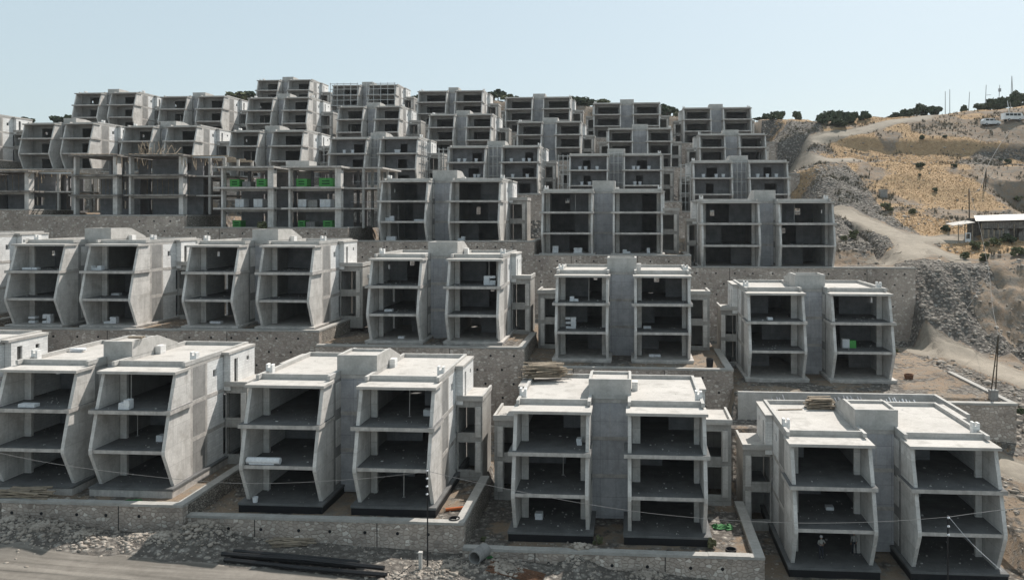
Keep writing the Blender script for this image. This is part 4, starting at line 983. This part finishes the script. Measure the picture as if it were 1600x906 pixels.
pile((p.x - 3.0, h.Yf + 9.6, h.zr + .02), 3.0, 1, 1, M_WOOD, "single long board lying left on the fourth front villa's roof", 7, .02, grp=GT)
p = atY(1350, 470, 0.1)
for k_, (hid, px) in enumerate((('A1', 125),)):
    h = HS[hid]; p = atY(px, 560, h.Yf + 7.5); pile((p.x, h.Yf + 7.5, h.zr + .02), 1.6, 3, 3, M_WHITE, "small pale stack on the left roof of the first full front villa", 8, grp=GT)
h = HS['A1']; p = atY(214, 553, h.Yf + 4.6); pile((p.x, h.Yf + 4.8, h.zr + 1.75), 1.5, 3, 2, M_WOOD, "few boards on top of the first full front villa's stair tower", 9, grp=GT)
def bundle(a, b, r, n, m_, lab, name, cat, grp=None, sag=0, part="bar", z0=None, jit=.02):
    a = Vector(a); b = Vector(b); t = empty(name, (a + b) / 2, lab, cat, grp); d = (b - a); nn = Vector((-d.y, d.x, 0)).normalized(); o = t.location; rr = random.Random(lab)
    for i in range(n):
        lay = i % 2; off = nn * ((i - n / 2) * r * 2.05 * .6) + Vector((0, 0, r + lay * r * 1.7)); e = rr.uniform(-.3, .3); j = nn * rr.gauss(0, jit); du = d.normalized()
        mid = (a + b) / 2 + off + Vector((0, 0, -sag)) + j * 3; MB().tube(a + off - o + du * e, mid - o, r, 6).tube(mid - o, b + off - o + du * e + j, r, 6).build(part, m_, t)
    return t
def G(px, py, Y): p = atY(px, py, Y); return Vector((p.x, p.y, gz(p.x, p.y)))
bundle(G(350, 870, 54.0), G(603, 888, 53.3), .17, 2, M_PIPE, "pair of long black pipes lying nearest the road edge", "black_pipe_bundle", "pipes", "long black pipes by the road", part="pipe", jit=.05)
bundle(G(365, 862, 54.8), G(560, 875, 54.4), .15, 3, M_PIPE, "three black pipes behind the nearest pair, along the stone wall", "black_pipe_bundle", "pipes", "long black pipes by the road", part="pipe", jit=.06)
bundle(G(768, 884, 55.2), G(845, 890, 55.0), .03, 44, M_RUST, "rusty reinforcement bar bundle at bottom centre of the rubble", "rebar_bundle", "rebar", sag=-.03)
bundle(G(940, 880, 55.0), G(1012, 896, 54.2), .05, 2, M_STEEL, "two thin grey poles lying against the third front wall", "pole_pair", "poles", part="pole")
for nm, px, Y, r, hh, m_, lab in (("concrete_pipe", 0, 0, 0, 0, 0, 0),): pass
def open_bucket(p, r, hh, m_, lab, name="black_bucket"):
    m = MB(); n = 14; b = len(m.v)
    for (rr_, z) in ((r * .85, 0), (r, hh), (r * .86, hh), (r * .72, .05)):
        for i in range(n): a = 6.283 * i / n; m.v.append((rr_ * math.cos(a), rr_ * math.sin(a), z))
    for k in range(3):
        for i in range(n): j = (i + 1) % n; m.f.append((k * n + i, k * n + j, (k + 1) * n + j, (k + 1) * n + i)); m.m.append(0)
    m.f.append(tuple(range(3 * n, 4 * n))); m.m.append(0); m.f.append(tuple(reversed(range(n)))); m.m.append(0)
    o = m.build(name, m_, smooth=False); o.location = p; tag(o, lab, "bucket", "buckets and tubs left in the yards"); return o
open_bucket(G(710, 808, 58.6), .42, .62, M_PIPE, "black tub in the yard corner of the second front villa")
open_bucket(G(1142, 857, 58.6), .42, .62, M_PIPE, "black tub in the yard corner of the third front villa")
open_bucket(fpt('A2', 0, 399, -.9), .22, .4, M_WHITE, "white bucket beside the left fin of the second front villa")
open_bucket(G(1109, 572, 84.4), .4, .9, M_PIPE, "black barrel in the yard corner of the fourth second-row villa")
open_bucket(G(1420, 581, 88.5), .5, .5, M_RUST, "dark tub alone on the gravel right of the last second-row villa")
def pipe_piece(p, d, r, L, m_, lab, name):
    m = MB(); d = Vector(d).normalized(); a = d.orthogonal().normalized(); e = d.cross(a); n = 16
    for (rr_, u) in ((r, 0), (r, L), (r * .84, L), (r * .84, 0)):
        for i in range(n): t = 6.283 * i / n; m.v.append(tuple(d * u + a * rr_ * math.cos(t) + e * rr_ * math.sin(t)))
    for k in range(4):
        for i in range(n): j = (i + 1) % n; k2 = (k + 1) % 4; m.f.append((k * n + i, k * n + j, k2 * n + j, k2 * n + i)); m.m.append(0)
    o = m.build(name, m_); o.location = p; return tag(o, lab, "pipe")
q = G(750, 838, 56.5); pipe_piece(q + Vector((-.3, -.5, .5)), (.35, 1, .02), .5, 1.5, M_PANEL, "short wide grey pipe lying beside the second yard's side wall", "concrete_pipe")
q = G(706, 784, 61.5); pipe_piece(q + Vector((-.5, 0, .12)), (1, .25, .05), .13, 1.4, M_ORANGE, "short orange pipe lying in the second front villa's yard", "orange_pipe")
q = G(1480, 577, 90); bundle(G(1478, 613, 79), G(1498, 610, 79.3), .06, 9, M_RUST, "dark bar bundle on the gravel above the short stone wall", "rebar_bundle", "rebar")
# steel props and pipes against the pale concrete wall
for k_, (p0, p1, n, m_, lab) in enumerate(((1318, 1372, 12, M_CORE, "bluish pipes leaning behind the fourth front villa's stair tower"), (1405, 1455, 10, M_WHITE, "white pipes leaning on the pale concrete wall at right"), (1226, 1244, 4, M_CORE, "bluish pipes leaning on the pale concrete wall at left"))):
    xa = atY(p0, 600, 77).x; xb = atY(p1, 600, 77).x; rr = random.Random(k_); t = empty("leaning_pipes", ((xa + xb) / 2, 77, gz((xa + xb) / 2, 77)), lab, "pipes", "pipes leaning on the pale concrete wall")
    for i in range(n):
        x = xa + (xb - xa) * i / n - t.location.x; MB().tube((x + rr.uniform(-.1, .1), -.9 + rr.uniform(-.2, .2), .0), (x - .8 + rr.uniform(-.2, .2), 1.7, 2.5 + rr.uniform(-.25, .1)), .06, 6).build("pipe", m_, t)
# blue-green scraps of sheeting
for k_, (q, lab) in enumerate(((G(757, 822, 57.6), "crumpled bright green netting by the wide grey pipe"), (G(205, 776, 59.0), "crumpled green netting on the first full front yard"), (G(1130, 810, 64.0), "green netting in the yard right of the third front villa"))):
    m = MB(); rr = random.Random(k_); n = 7
    for i in range(n + 1):
        for j in range(n + 1): m.v.append(((i / n - .5) * 1.5 + rr.gauss(0, .08), (j / n - .5) * .9 + rr.gauss(0, .08), .06 + abs(rr.gauss(0, .12)) * (0 < i < n and 0 < j < n)))
    for i in range(n):
        for j in range(n): a = i * (n + 1) + j; m.f.append((a, a + 1, a + n + 2, a + n + 1)); m.m.append(0)
    o = m.build("green_netting", M_NET); o.location = q; tag(o, lab, "netting", "green netting scraps")

# ------------------------------------------------------------------ poles and cables
def pole(name, base, top, r, lab, grp=None, m_=None, arm=False, ins=0, cat="pole"):
    t = empty(name, base, lab, cat, grp); b = Vector(base); MB().tube((0, 0, -.3), Vector(top) - b, r, 8, r2=r * .75).build("shaft", m_ or M_BARK, t)
    if arm: d = Vector(top) - b; MB().tube(d + Vector((-.5, 0, -.3)), d + Vector((.5, 0, -.3)), r * .5, 5).build("crossarm", m_ or M_STEEL, t)
    for i in range(ins): d = Vector(top) - b - Vector((0, 0, .12 + .55 * i)); MB().tube(d - Vector((.05, .08, 0)), d + Vector((.05, -.14, .05)), .07, 6).build("insulator", M_WHITE, t)
    return t
PG = "thin dark cable poles"
P1b = G(668, 872, 54.6); P1t = Vector(atY(668, 732, 54.6)); pole("utility_pole", P1b, P1t, .055, "thin dark pole before the second front villa, white marks near its top", PG, M_PIPE, ins=4)
MB_ = MB(); MB_.box(-.11, .11, -.11, .11, -.3, 1.1); MB_.box(-.14, .14, -.14, .14, 1.101, 1.2); o = MB_.build("meter_post", M_PARA); o.location = G(657, 868, 54.4); tag(o, "short white post beside the thin dark pole's foot", "post")
P2b = Vector(atY(1481, 905, 52.0)); P2b.z = gz(P2b.x, P2b.y); P2t = Vector(atY(1481, 805, 52.0)); pole("utility_pole", P2b, P2t, .06, "dark cable pole before the last front villa", PG, M_PIPE, ins=3)
def cable(name, pts, r, lab, m_, grp=None, sub=6):
    m = MB(); P = [Vector(p) for p in pts]; o = P[0].copy()
    S_ = []
    for i in range(len(P) - 1):
        p0 = P[max(i - 1, 0)]; p1 = P[i]; p2 = P[i + 1]; p3 = P[min(i + 2, len(P) - 1)]
        for k in range(sub): t = k / sub; S_.append(.5 * ((2 * p1) + (p2 - p0) * t + (2 * p0 - 5 * p1 + 4 * p2 - p3) * t * t + (3 * p1 - p0 - 3 * p2 + p3) * t ** 3))
    S_.append(P[-1])
    for a, b in zip(S_[:-1], S_[1:]): m.tube(a - o, b - o, r, 4, cap=False)
    ob = m.build(name, m_); ob.location = o; return tag(ob, lab, "cable", grp)
CG = "thin cables strung along the site"
Q = lambda px, py, Y: Vector(atY(px, py, Y))
cable("overhead_cable", [Q(-20, 703, 54.5), Q(90, 725, 54.5), Q(265, 747, 54.5), Q(400, 755, 54.5), Q(560, 748, 54.6), P1t - Vector((0, 0, .2))], .014, "pale cable sagging from the left edge to the thin dark pole", M_CABLE, CG)
cable("overhead_cable", [P1t - Vector((0, 0, .15)), Q(760, 757, 54.4), Q(922, 788, 54), Q(1060, 806, 53.6), Q(1220, 816, 53), Q(1366, 815, 52.4), P2t - Vector((0, 0, .1))], .014, "pale cable sagging between the two front poles", M_CABLE, CG)
cable("overhead_cable", [P2t - Vector((0, 0, .1)), Q(1560, 797, 53), Q(1660, 788, 54)], .02, "short cable running off to the right edge", M_CABLE, CG)
cable("stay_wire", [P2t, Q(1520, 850, 51.5), Q(1566, 892, 51)], .016, "straight pale stay wire slanting down from the last pole", M_WHITE, CG)
cable("stay_wire", [P1b + Vector((-.9, -.8, .5)), P1b + Vector((-2.2, -3.4, .05))], .03, "dark wire trailing from the short white post to the ground", M_PIPE, CG)
# two-legged poles on the right slope
def aframe(px0, px1, py0, pxt, pyt, Y, lab, r=.09):
    a = G(px0, py0, Y); b = G(px1, py0, Y + .6); tp = Q(pxt, pyt, Y + .3); t = empty("two_legged_pole", a, lab, "pole", "two-legged timber poles on the slope")
    for q in (a, b): MB().tube(q - a - Vector((0, 0, .3)), tp - a, r, 7, r2=r * .7).build("leg", M_BARK, t)
    m = a.lerp(tp, .5); n = b.lerp(tp, .5); MB().tube(m - a, n - a, r * .5, 5).build("brace", M_BARK, t); return tp
T1 = aframe(1547, 1555, 611, 1560, 523, 80, "tallest two-legged pole above the lower track", .07)
MB_ = MB().box(-.35, .35, -.3, .3, -.1, .8); MB_.box(-.4, .4, -.35, .35, .801, .9); o = MB_.build("cable_cabinet", M_PANEL); o.location = G(1552, 613, 79.5); tag(o, "small grey cabinet at the foot of the tallest two-legged pole", "cabinet")
T2 = aframe(1536, 1540, 309, 1541, 263, 170, "far two-legged pole standing in the dry grass", .12)
p = G(1515, 352, 140); T3 = Q(1514, 295, 140); pole("utility_pole", p, T3, .13, "dark pole standing left of the shed", PG)
cable("overhead_cable", [T1, Q(1551, 480, 90), Q(1545, 425, 106), Q(1532, 360, 124), T3], .02, "pale doubled cable climbing from the two-legged pole to the shed", M_CABLE, CG)
cable("overhead_cable", [T3 + Vector((0, 0, -.5)), Q(1530, 296, 155), T2], .035, "cable from the shed's pole up to the far pole", M_CABLE, CG)
cable("overhead_cable", [T2, Q(1560, 230, 190), Q(1582, 195, 215), Q(1578, 160, 235)], .045, "cable rising from the far pole towards the vans", M_CABLE, CG)
cable("overhead_cable", [Q(1545, 425, 112), Q(1528, 455, 106), Q(1504, 492, 100)], .02, "short loose cable branching down over the tipped rock", M_CABLE, CG)
for i, (px, yb, yt, lab) in enumerate(((1477, 168, 143, "faint short mast, leftmost on the right skyline"), (1484, 170, 140, "dark thin mast second from left on the skyline"), (1515, 172, 144, "leaning mast above the gap between the bushes"), (1541, 165, 133, "mast with side bracket over the ridge bushes"), (1562, 158, 133, "mast with a knob near its top on the skyline"), (1581, 152, 119, "tallest two-legged mast on the skyline"))):
    b = Q(px - (2 if i > 1 else 0), yb + 10, 251); b.z = gz(b.x, b.y); t = pole("skyline_mast", b, Q(px, yt, 251), .12, lab, "masts on the skyline", M_STEEL)
    if i == 5: MB().tube((.9, 0, 0), Q(px, yt, 251) - b, .1, 6).build("leg", M_STEEL, t)
    if i == 3: d = Q(px, yt + 16, 251) - b; MB().tube(d, d + Vector((1.4, 0, .1)), .07, 5).build("bracket", M_STEEL, t)
    if i == 4: d = Q(px, yt + 8, 251) - b; MB().box(d.x - .3, d.x + .3, d.y - .3, d.y + .3, d.z - .5, d.z + .5).build("knob", M_STEEL, t)
p = hit(1578, 182, 200); pole("leaning_pole", p, Q(1574, 158, p.y + .5), .1, "pale leaning pole just above the second van", None, M_WHITE)

# ------------------------------------------------------------------ shed, box, vans
def shed():
    Y = 134.0; q = Q(1498, 378, Y); base = Vector((q.x, Y, gz(q.x, Y) + .1)); t = empty("plank_shed", base, "long low shed of grey planks under a pale tin roof, right edge", "shed")
    def L(px, py, dy=0): v = Q(px, py, Y + dy) - base; return v
    zt = L(1524, 346).z; x1 = L(1523, 346).x; x2 = L(1640, 340).x; ze = L(1640, 343).z; xa = L(1488, 352).x; za = L(1488, 353).z
    rf = MB(); y0, y1 = -.4, 3.2
    rf.v += [(x1, y0, zt), (x2, y0, ze), (x2, y1, ze + .9), (x1 + 1.2, y1, zt + .9), (x1, y0, zt + .07), (x2, y0, ze + .07), (x2, y1, ze + .97), (x1 + 1.2, y1, zt + .97)]
    for qd in ((0, 3, 2, 1), (4, 5, 6, 7), (0, 1, 5, 4), (1, 2, 6, 5), (2, 3, 7, 6), (3, 0, 4, 7)): rf.f.append(qd); rf.m.append(0)
    rf.build("tin_roof", M_TIN, t)
    r2 = MB(); z2 = L(1522, 348).z
    r2.v += [(xa, y0, za), (x1 - .05, y0, z2), (x1 - .05, 3, z2 + .3), (xa, 3, za + .3), (xa, y0, za + .06), (x1 - .05, y0, z2 + .06), (x1 - .05, 3, z2 + .36), (xa, 3, za + .36)]
    for qd in ((0, 3, 2, 1), (4, 5, 6, 7), (0, 1, 5, 4), (1, 2, 6, 5), (2, 3, 7, 6), (3, 0, 4, 7)): r2.f.append(qd); r2.m.append(0)
    r2.build("lean_to_roof", M_TIN, t)
    zb = -.5; xw = L(1535, 350).x; xg = L(1577, 350).x
    rr = random.Random(2); x = xw
    while x < x2:
        if not (xg < x < xg + 1.3):
            top = -.0 + rr.uniform(-.15, .15) + L(1535, 358).z * .95 if x < xg else L(1600, 362).z + rr.uniform(-.2, .2)
            MB().box(x, x + .26, .0, .05 + rr.uniform(0, .04), zb - 1.0, top).build("plank", M_WOOD if rr.random() < .3 else M_PLANK, t)
        x += .29
    MB().box(xw, x2, .2, .3, L(1560, 354).z - .3, zt - .03).build("upper_boarding", M_PLANK, t)
    MB().box(x1, x2, 2.8, 3.0, zb - 1, zt + .5).build("back_wall", M_PLANK, t)
    for px in (1498, 1508, 1520, 1534, 1560, 1585, 1610): xx = L(px, 350).x; MB().tube((xx, .1, zb - 1), (xx, .1, L(px, 350).z), .08, 6).build("post", M_WOOD, t)
    xs = L(1511, 360).x; MB().wall('y', -.3, -.2, xs - .4, xs + .5, zb + .2, zb + 1.9, [(xs - .28, xs + .38, zb + .9, zb + 1.75)]).build("door_frame", M_WHITE, t)
shed()
q = hit(1381, 310, 120); m = MB(); m.box(-.75, .75, 0, 1.1, -.3, 1.7); m.box(-.82, .82, -.07, 1.17, 1.702, 1.85); t = empty("utility_cabinet", q, "pale concrete cabinet standing in the dry grass above the track", "cabinet"); m.build("body", M_TIN, t); MB().box(-.6, -.03, -.03, -.004, .1, 1.55).build("door", M_PANEL, t); MB().box(.03, .6, -.03, -.004, .1, 1.55).build("door", M_PANEL, t)
def van(px, py, lab, kind, rz):
    q = hit(px, py, 170); t = empty("parked_car", q, lab, "car", "white vehicles parked on the upper slope", rz); L = 4.6 if kind == 'car' else 5.4
    if kind == 'car': prof = [(-2.2, .45), (-2.25, 1.3), (-1.9, 1.85), (.3, 1.88), (1.1, 1.35), (2.1, 1.1), (2.25, .45)]
    else: prof = [(-2.6, .5), (-2.65, 2.1), (2.0, 2.15), (2.45, 1.4), (2.65, 1.2), (2.65, .5)]
    MB().prism(prof, -.85, .85, axis='y').build("body", M_CARW, t)
    for sy in (-.87, .852):
        wins = ((-1.6, -.7), (-.55, .3), (.4, .95)) if kind == 'car' else ((-2.3, -1.4), (-1.25, -.35), (-.2, .7), (.85, 1.7))
        for a, b in wins: zz = (1.3, 1.72) if kind == 'car' else (1.4, 1.95); MB().box(a, b, sy, sy + .018, zz[0], zz[1] - (.2 if (kind == 'car' and a > .3) else 0)).build("window", M_GLASS, t)
        for wx in (-1.4, 1.45):
            w_ = MB().tube((wx, sy - .03 if sy < 0 else sy - .12, .34), (wx, sy + .12 if sy < 0 else sy + .04, .34), .34, 12).build("wheel", M_TYRE, t)
            MB().tube((wx, sy - .04 if sy < 0 else sy + .041, .34), (wx, sy - .031 if sy < 0 else sy + .05, .34), .17, 10).build("rim", M_STEEL, w_)
    return t
van(1548, 197, "white panel car parked on the upper slope, rear to the left", 'car', 0); van(1582, 190, "white minibus with a row of windows, right of the other car", 'bus', R(8))

# ------------------------------------------------------------------ scaffolding beside the fourth row and on the top row
def scaffold(lab, base, nx_, nz_, bx, bz, dy, r=.065, diag=False, along='x'):
    t = empty("scaffold", base, lab, "scaffold", "steel scaffolds against the villas")
    V = (lambda u, v, z: (u, v, z)) if along == 'x' else (lambda u, v, z: (v, u, z))
    for i in range(nx_ + 1):
        for y in ((0, dy) if dy else (0,)): MB().tube(V(i * bx, y, 0), V(i * bx, y, nz_ * bz + .3), r, 5).build("upright", M_SCAF, t)
    for k in range(1, nz_ + 1):
        for y in ((0, dy) if dy else (0,)): MB().tube(V(-.2, y, k * bz), V(nx_ * bx + .2, y, k * bz), r, 5).build("ledger", M_SCAF, t)
    return t
for hid, kind in (('D4', 'gap'), ('D5', 'gap'), ('D6', 'gap'), ('D7', 'gap')):
    h = HS[hid]; gx = h.a1 + .25; wd = (h.b0 - h.a1 - .5); scaffold(f"steel scaffold between the two halves of the {short(h)}", (gx, h.Yf + 1.2, h.pad + .05), 3, 5, wd / 3, 1.9, .7)
for hid in ('D4', 'D5', 'D6', 'D7'):
    h = HS[hid]; scaffold(f"steel scaffold along the right side wall of the {short(h)}", (h.b1 + .35, h.Yf + 1.0, h.pad + .05), 4, 5 if hid != 'D7' else 3, 1.5, 1.75, 0, along='y')
for hid in ('D5', 'D6', 'D7'):
    h = HS[hid]; scaffold(f"narrow steel scaffold at the left corner of the {short(h)}", (h.a0 - 2.2, h.Yf + .8, h.pad + .05), 2, 5, .9, 1.8, .6)
h = HS['F1']; scaffold("scaffold across the left half of the second top-row villa", (h.a0, h.Yf - 1.9, h.pad), 4, 6, (h.a1 - h.a0) / 4, 1.55, 0, r=.09); scaffold("scaffold across the right half of the second top-row villa", (h.b0, h.Yf - 1.9, h.pad), 4, 6, (h.b1 - h.b0) / 4, 1.55, 0, r=.09)
h = HS['D3']; scaffold("small scaffold tower in front of the annex of the fourth villa, fourth row up", (h.b1 + 1.2, h.Yf + 6.8, h.pad), 1, 4, 1.3, 1.7, .6)
# upright props and starter bars standing on the charred frame
h = HS['C1']; rr = random.Random(9); t = empty("formwork_props", (h.b0, h.Yf + 1, h.zb + 3 * h.fh + .1), "cluster of pale upright formwork props on the charred frame's roof", "props")
for i in range(26):
    x = rr.uniform(0, 6.2); MB().tube((x, rr.uniform(0, 2), 0), (x + rr.uniform(-.15, .15), rr.uniform(0, 2), rr.uniform(1.0, 2.1)), .05, 5).build("prop", M_WOOD, t)
for hid, n in (('C1', 9), ('C0', 7)):
    h = HS[hid]; rr = random.Random(n)
    for u, (x0, x1) in (('left', (h.a0, h.a1)), ('right', (h.b0, h.b1))):
        if hid == 'C0' and u == 'left': continue
        t = empty("formwork_props", (x0, h.Yf + 3.0, h.zb + h.fh + .01), f"row of pale props under the {u} slab of the {'charred twin' if hid == 'C1' else 'leftmost charred'} frame", "props")
        for i in range(n): x = .6 + (x1 - x0 - 1) * i / n; MB().tube((x, 0, 0), (x + rr.uniform(-.1, .1), rr.uniform(-.1, .1), h.fh - .3), .05, 5).build("prop", M_WOOD, t)

G5 = "scrub behind the top row"
for n_, (px, wx, hf, lab) in enumerate(((772, 34, .55, "low scrub filling the gap left of the fourth top villa"), (792, 30, .5, "second clump of scrub by the fourth top villa"), (905, 44, .5, "wide low scrub between the fourth and fifth top villas"), (936, 36, .45, "scrub under the tall tree by the fifth top villa"), (1042, 46, .55, "scrub across the gap before the last top villa"), (1062, 30, .45, "scrub touching the last top villa's left side"), (645, 26, .45, "scrub beside the third top villa"), (370, 44, .45, "scrub spreading below the rounded skyline tree"))):
    plant('weed' if n_ % 2 else 'shrub', px, 180, wx, lab, G5, 240, hf * 1.3)
# ------------------------------------------------------------------ people on the ground floor of the last front villa
def person(loc, rz, lab, pose, sc=1.0):
    t = empty("person", loc, lab, "person", None, rz)
    J = {'pelvis': (0, 0, .95), 'chest': (0, -.01, 1.28), 'neck': (0, 0, 1.48), 'head': (0, -.02, 1.60), 'crown': (0, -.01, 1.72)}
    for s, n in ((-1, 'l'), (1, 'r')):
        J['hip' + n] = (s * .10, 0, .90); J['knee' + n] = (s * .12, -.02, .49); J['ank' + n] = (s * .13, .02, .08); J['toe' + n] = (s * .15, -.15, .04)
        J['sh' + n] = (s * .19, 0, 1.42)
    if pose == 'arms': A = {'l': ((-.27, -.02, 1.14), (-.06, -.24, 1.13)), 'r': ((.30, -.06, 1.16), (.14, -.27, 1.24))}
    else: A = {'l': ((-.25, .02, 1.13), (-.24, -.08, .88)), 'r': ((.27, .02, 1.14), (.20, -.20, 1.0))}
    for n in 'lr': J['el' + n], J['wr' + n] = A[n]
    names = list(J); E = [('pelvis', 'chest'), ('chest', 'neck'), ('neck', 'head'), ('head', 'crown')]
    for n in 'lr': E += [('pelvis', 'hip' + n), ('hip' + n, 'knee' + n), ('knee' + n, 'ank' + n), ('ank' + n, 'toe' + n), ('chest', 'sh' + n), ('sh' + n, 'el' + n), ('el' + n, 'wr' + n)]
    Rd = {'pelvis': .13, 'chest': .145, 'neck': .055, 'head': .085, 'crown': .07, 'hip': .09, 'knee': .06, 'ank': .045, 'toe': .04, 'sh': .065, 'el': .045, 'wr': .032}
    me = bpy.data.meshes.new("body"); me.from_pydata([J[n] for n in names], [(names.index(a), names.index(b)) for a, b in E], []); o = bpy.data.objects.new("body", me); col.objects.link(o)
    sk = o.modifiers.new("s", 'SKIN'); sv = me.skin_vertices[0].data
    for i, n in enumerate(names): r = Rd.get(n, Rd.get(n[:-1], .05)); sv[i].radius = (r, r * (.8 if n in ('pelvis', 'chest') else 1)); sv[i].use_root = n == 'pelvis'
    o.modifiers.new("u", 'SUBSURF').render_levels = 2; o.modifiers[-1].levels = 2
    dg = bpy.context.evaluated_depsgraph_get(); m2 = bpy.data.meshes.new_from_object(o.evaluated_get(dg)); bpy.data.objects.remove(o); m2.name = "body"
    for x in (M_SKIN, M_CLOTH, M_VEST): m2.materials.append(x)
    for p_ in m2.polygons:
        z = p_.center.z; xx = abs(p_.center.x); p_.material_index = 1 if z < 1.0 and xx < .22 else (2 if z < 1.50 and not (p_.center.y < -.14 and z < 1.35) else 0); p_.use_smooth = True
    b = bpy.data.objects.new("body", m2); col.objects.link(b); b.parent = t
    hm = MB()
    for (r1, z1, r2, z2) in ((.115, 1.66, .11, 1.72), (.11, 1.72, .07, 1.78), (.07, 1.78, .01, 1.80)): hm.tube((0, -.01, z1), (0, -.01, z2), r1, 12, r2=r2, cap=False)
    hm.tube((0, -.01, 1.655), (0, -.01, 1.67), .135, 12); hm.build("helmet", M_WHITE if pose == 'arms' else M_VEST, t)
    hd = MB()
    for s, n in ((-1, 'l'), (1, 'r')):
        w_ = Vector(J['wr' + n]); d = (w_ - Vector(J['el' + n])).normalized(); a = d.orthogonal().normalized(); e = d.cross(a)
        hd.obox(w_ + d * .05, (d, a, e), (.09, .08, .03))
        for i in range(4): f0 = w_ + d * .095 + a * (i - 1.5) * .02; hd.tube(f0, f0 + d * (.045 + .01 * (i in (1, 2))) + e * .015, .009, 5)
        hd.tube(w_ + d * .03 + a * .04, w_ + d * .07 + a * .075, .011, 5)
    hd.build("hands", M_SKIN, t)
    if pose == 'arms':
        for zz in (1.10, 1.24): v = MB(); v.tube((0, -.005, zz), (0, -.005, zz + .035), .168, 14, cap=False); v.build("reflective_band", M_REFL, t)
    t.scale = (sc,) * 3
    return t
person(fpt('A4', 0, 1283, .6), .2, "person in dark trousers and grey reflective vest, arms raised to the chest", 'arms')
person(fpt('A4', 0, 1335, 1.6), -.5, "person in a pale top standing in shade near the right pier", 'rest', .97)

# ------------------------------------------------------------------ crumbs of mortar and broken block on the floors
it = []
for h in HS.values():
    if h.row > 3: continue
    for x0, x1 in ((h.a0, h.a1), (h.b0, h.b1)):
        for fl in range(h.nf):
            for _ in range(int(rnd(8, 42))): it.append((rnd(x0 + .5, x1 - .5), h.Yf + rnd(-.8, 4.5), h.zb + fl * h.fh + .01, power(.05, .26), int(rng.integers(1e6))))
        for _ in range(26): it.append((rnd(x0 + .5, x1 - .5), h.Yf + rnd(2.3, 11), h.zr + .34 - .34, power(.04, .16), int(rng.integers(1e6))))
scatter_mesh("floor_rubble", it, RP, MATS["parapet_concrete"])
# upright steel props and leaning boards inside some bays
PR = [('A2', 2, 640, 2.2), ('A3', 1, 880, 3.0), ('A1', 1, 215, 2.6), ('B3', 2, 764, .9), ('B4', 2, 920, 1.5), ('B1', 2, 53, 1.0), ('C4', 2, 899, 1.2), ('C5', 2, 1241, 1.4), ('A1', 2, 205, 1.6), ('A2', 0, 631, 1.0)]
for hid, fl, px, yl in PR:
    h = HS[hid]; p = fpt(hid, fl, px, yl); t = empty("floor_prop", p, f"single upright steel prop, {FN[fl]} of the {short(h)}", "prop", "steel props inside the bays")
    MB().tube((0, 0, .02), (.02, 0, h.fh - .33), .04, 6).build("tube", M_PARA, t); MB().box(-.12, .12, -.12, .12, .0, .018).build("foot_plate", M_STEEL, t)

for pr in [p for l in PROTO.values() for p in l]:
    if pr.name not in used:
        for ch in list(pr.children): bpy.data.objects.remove(ch)
        bpy.data.objects.remove(pr)
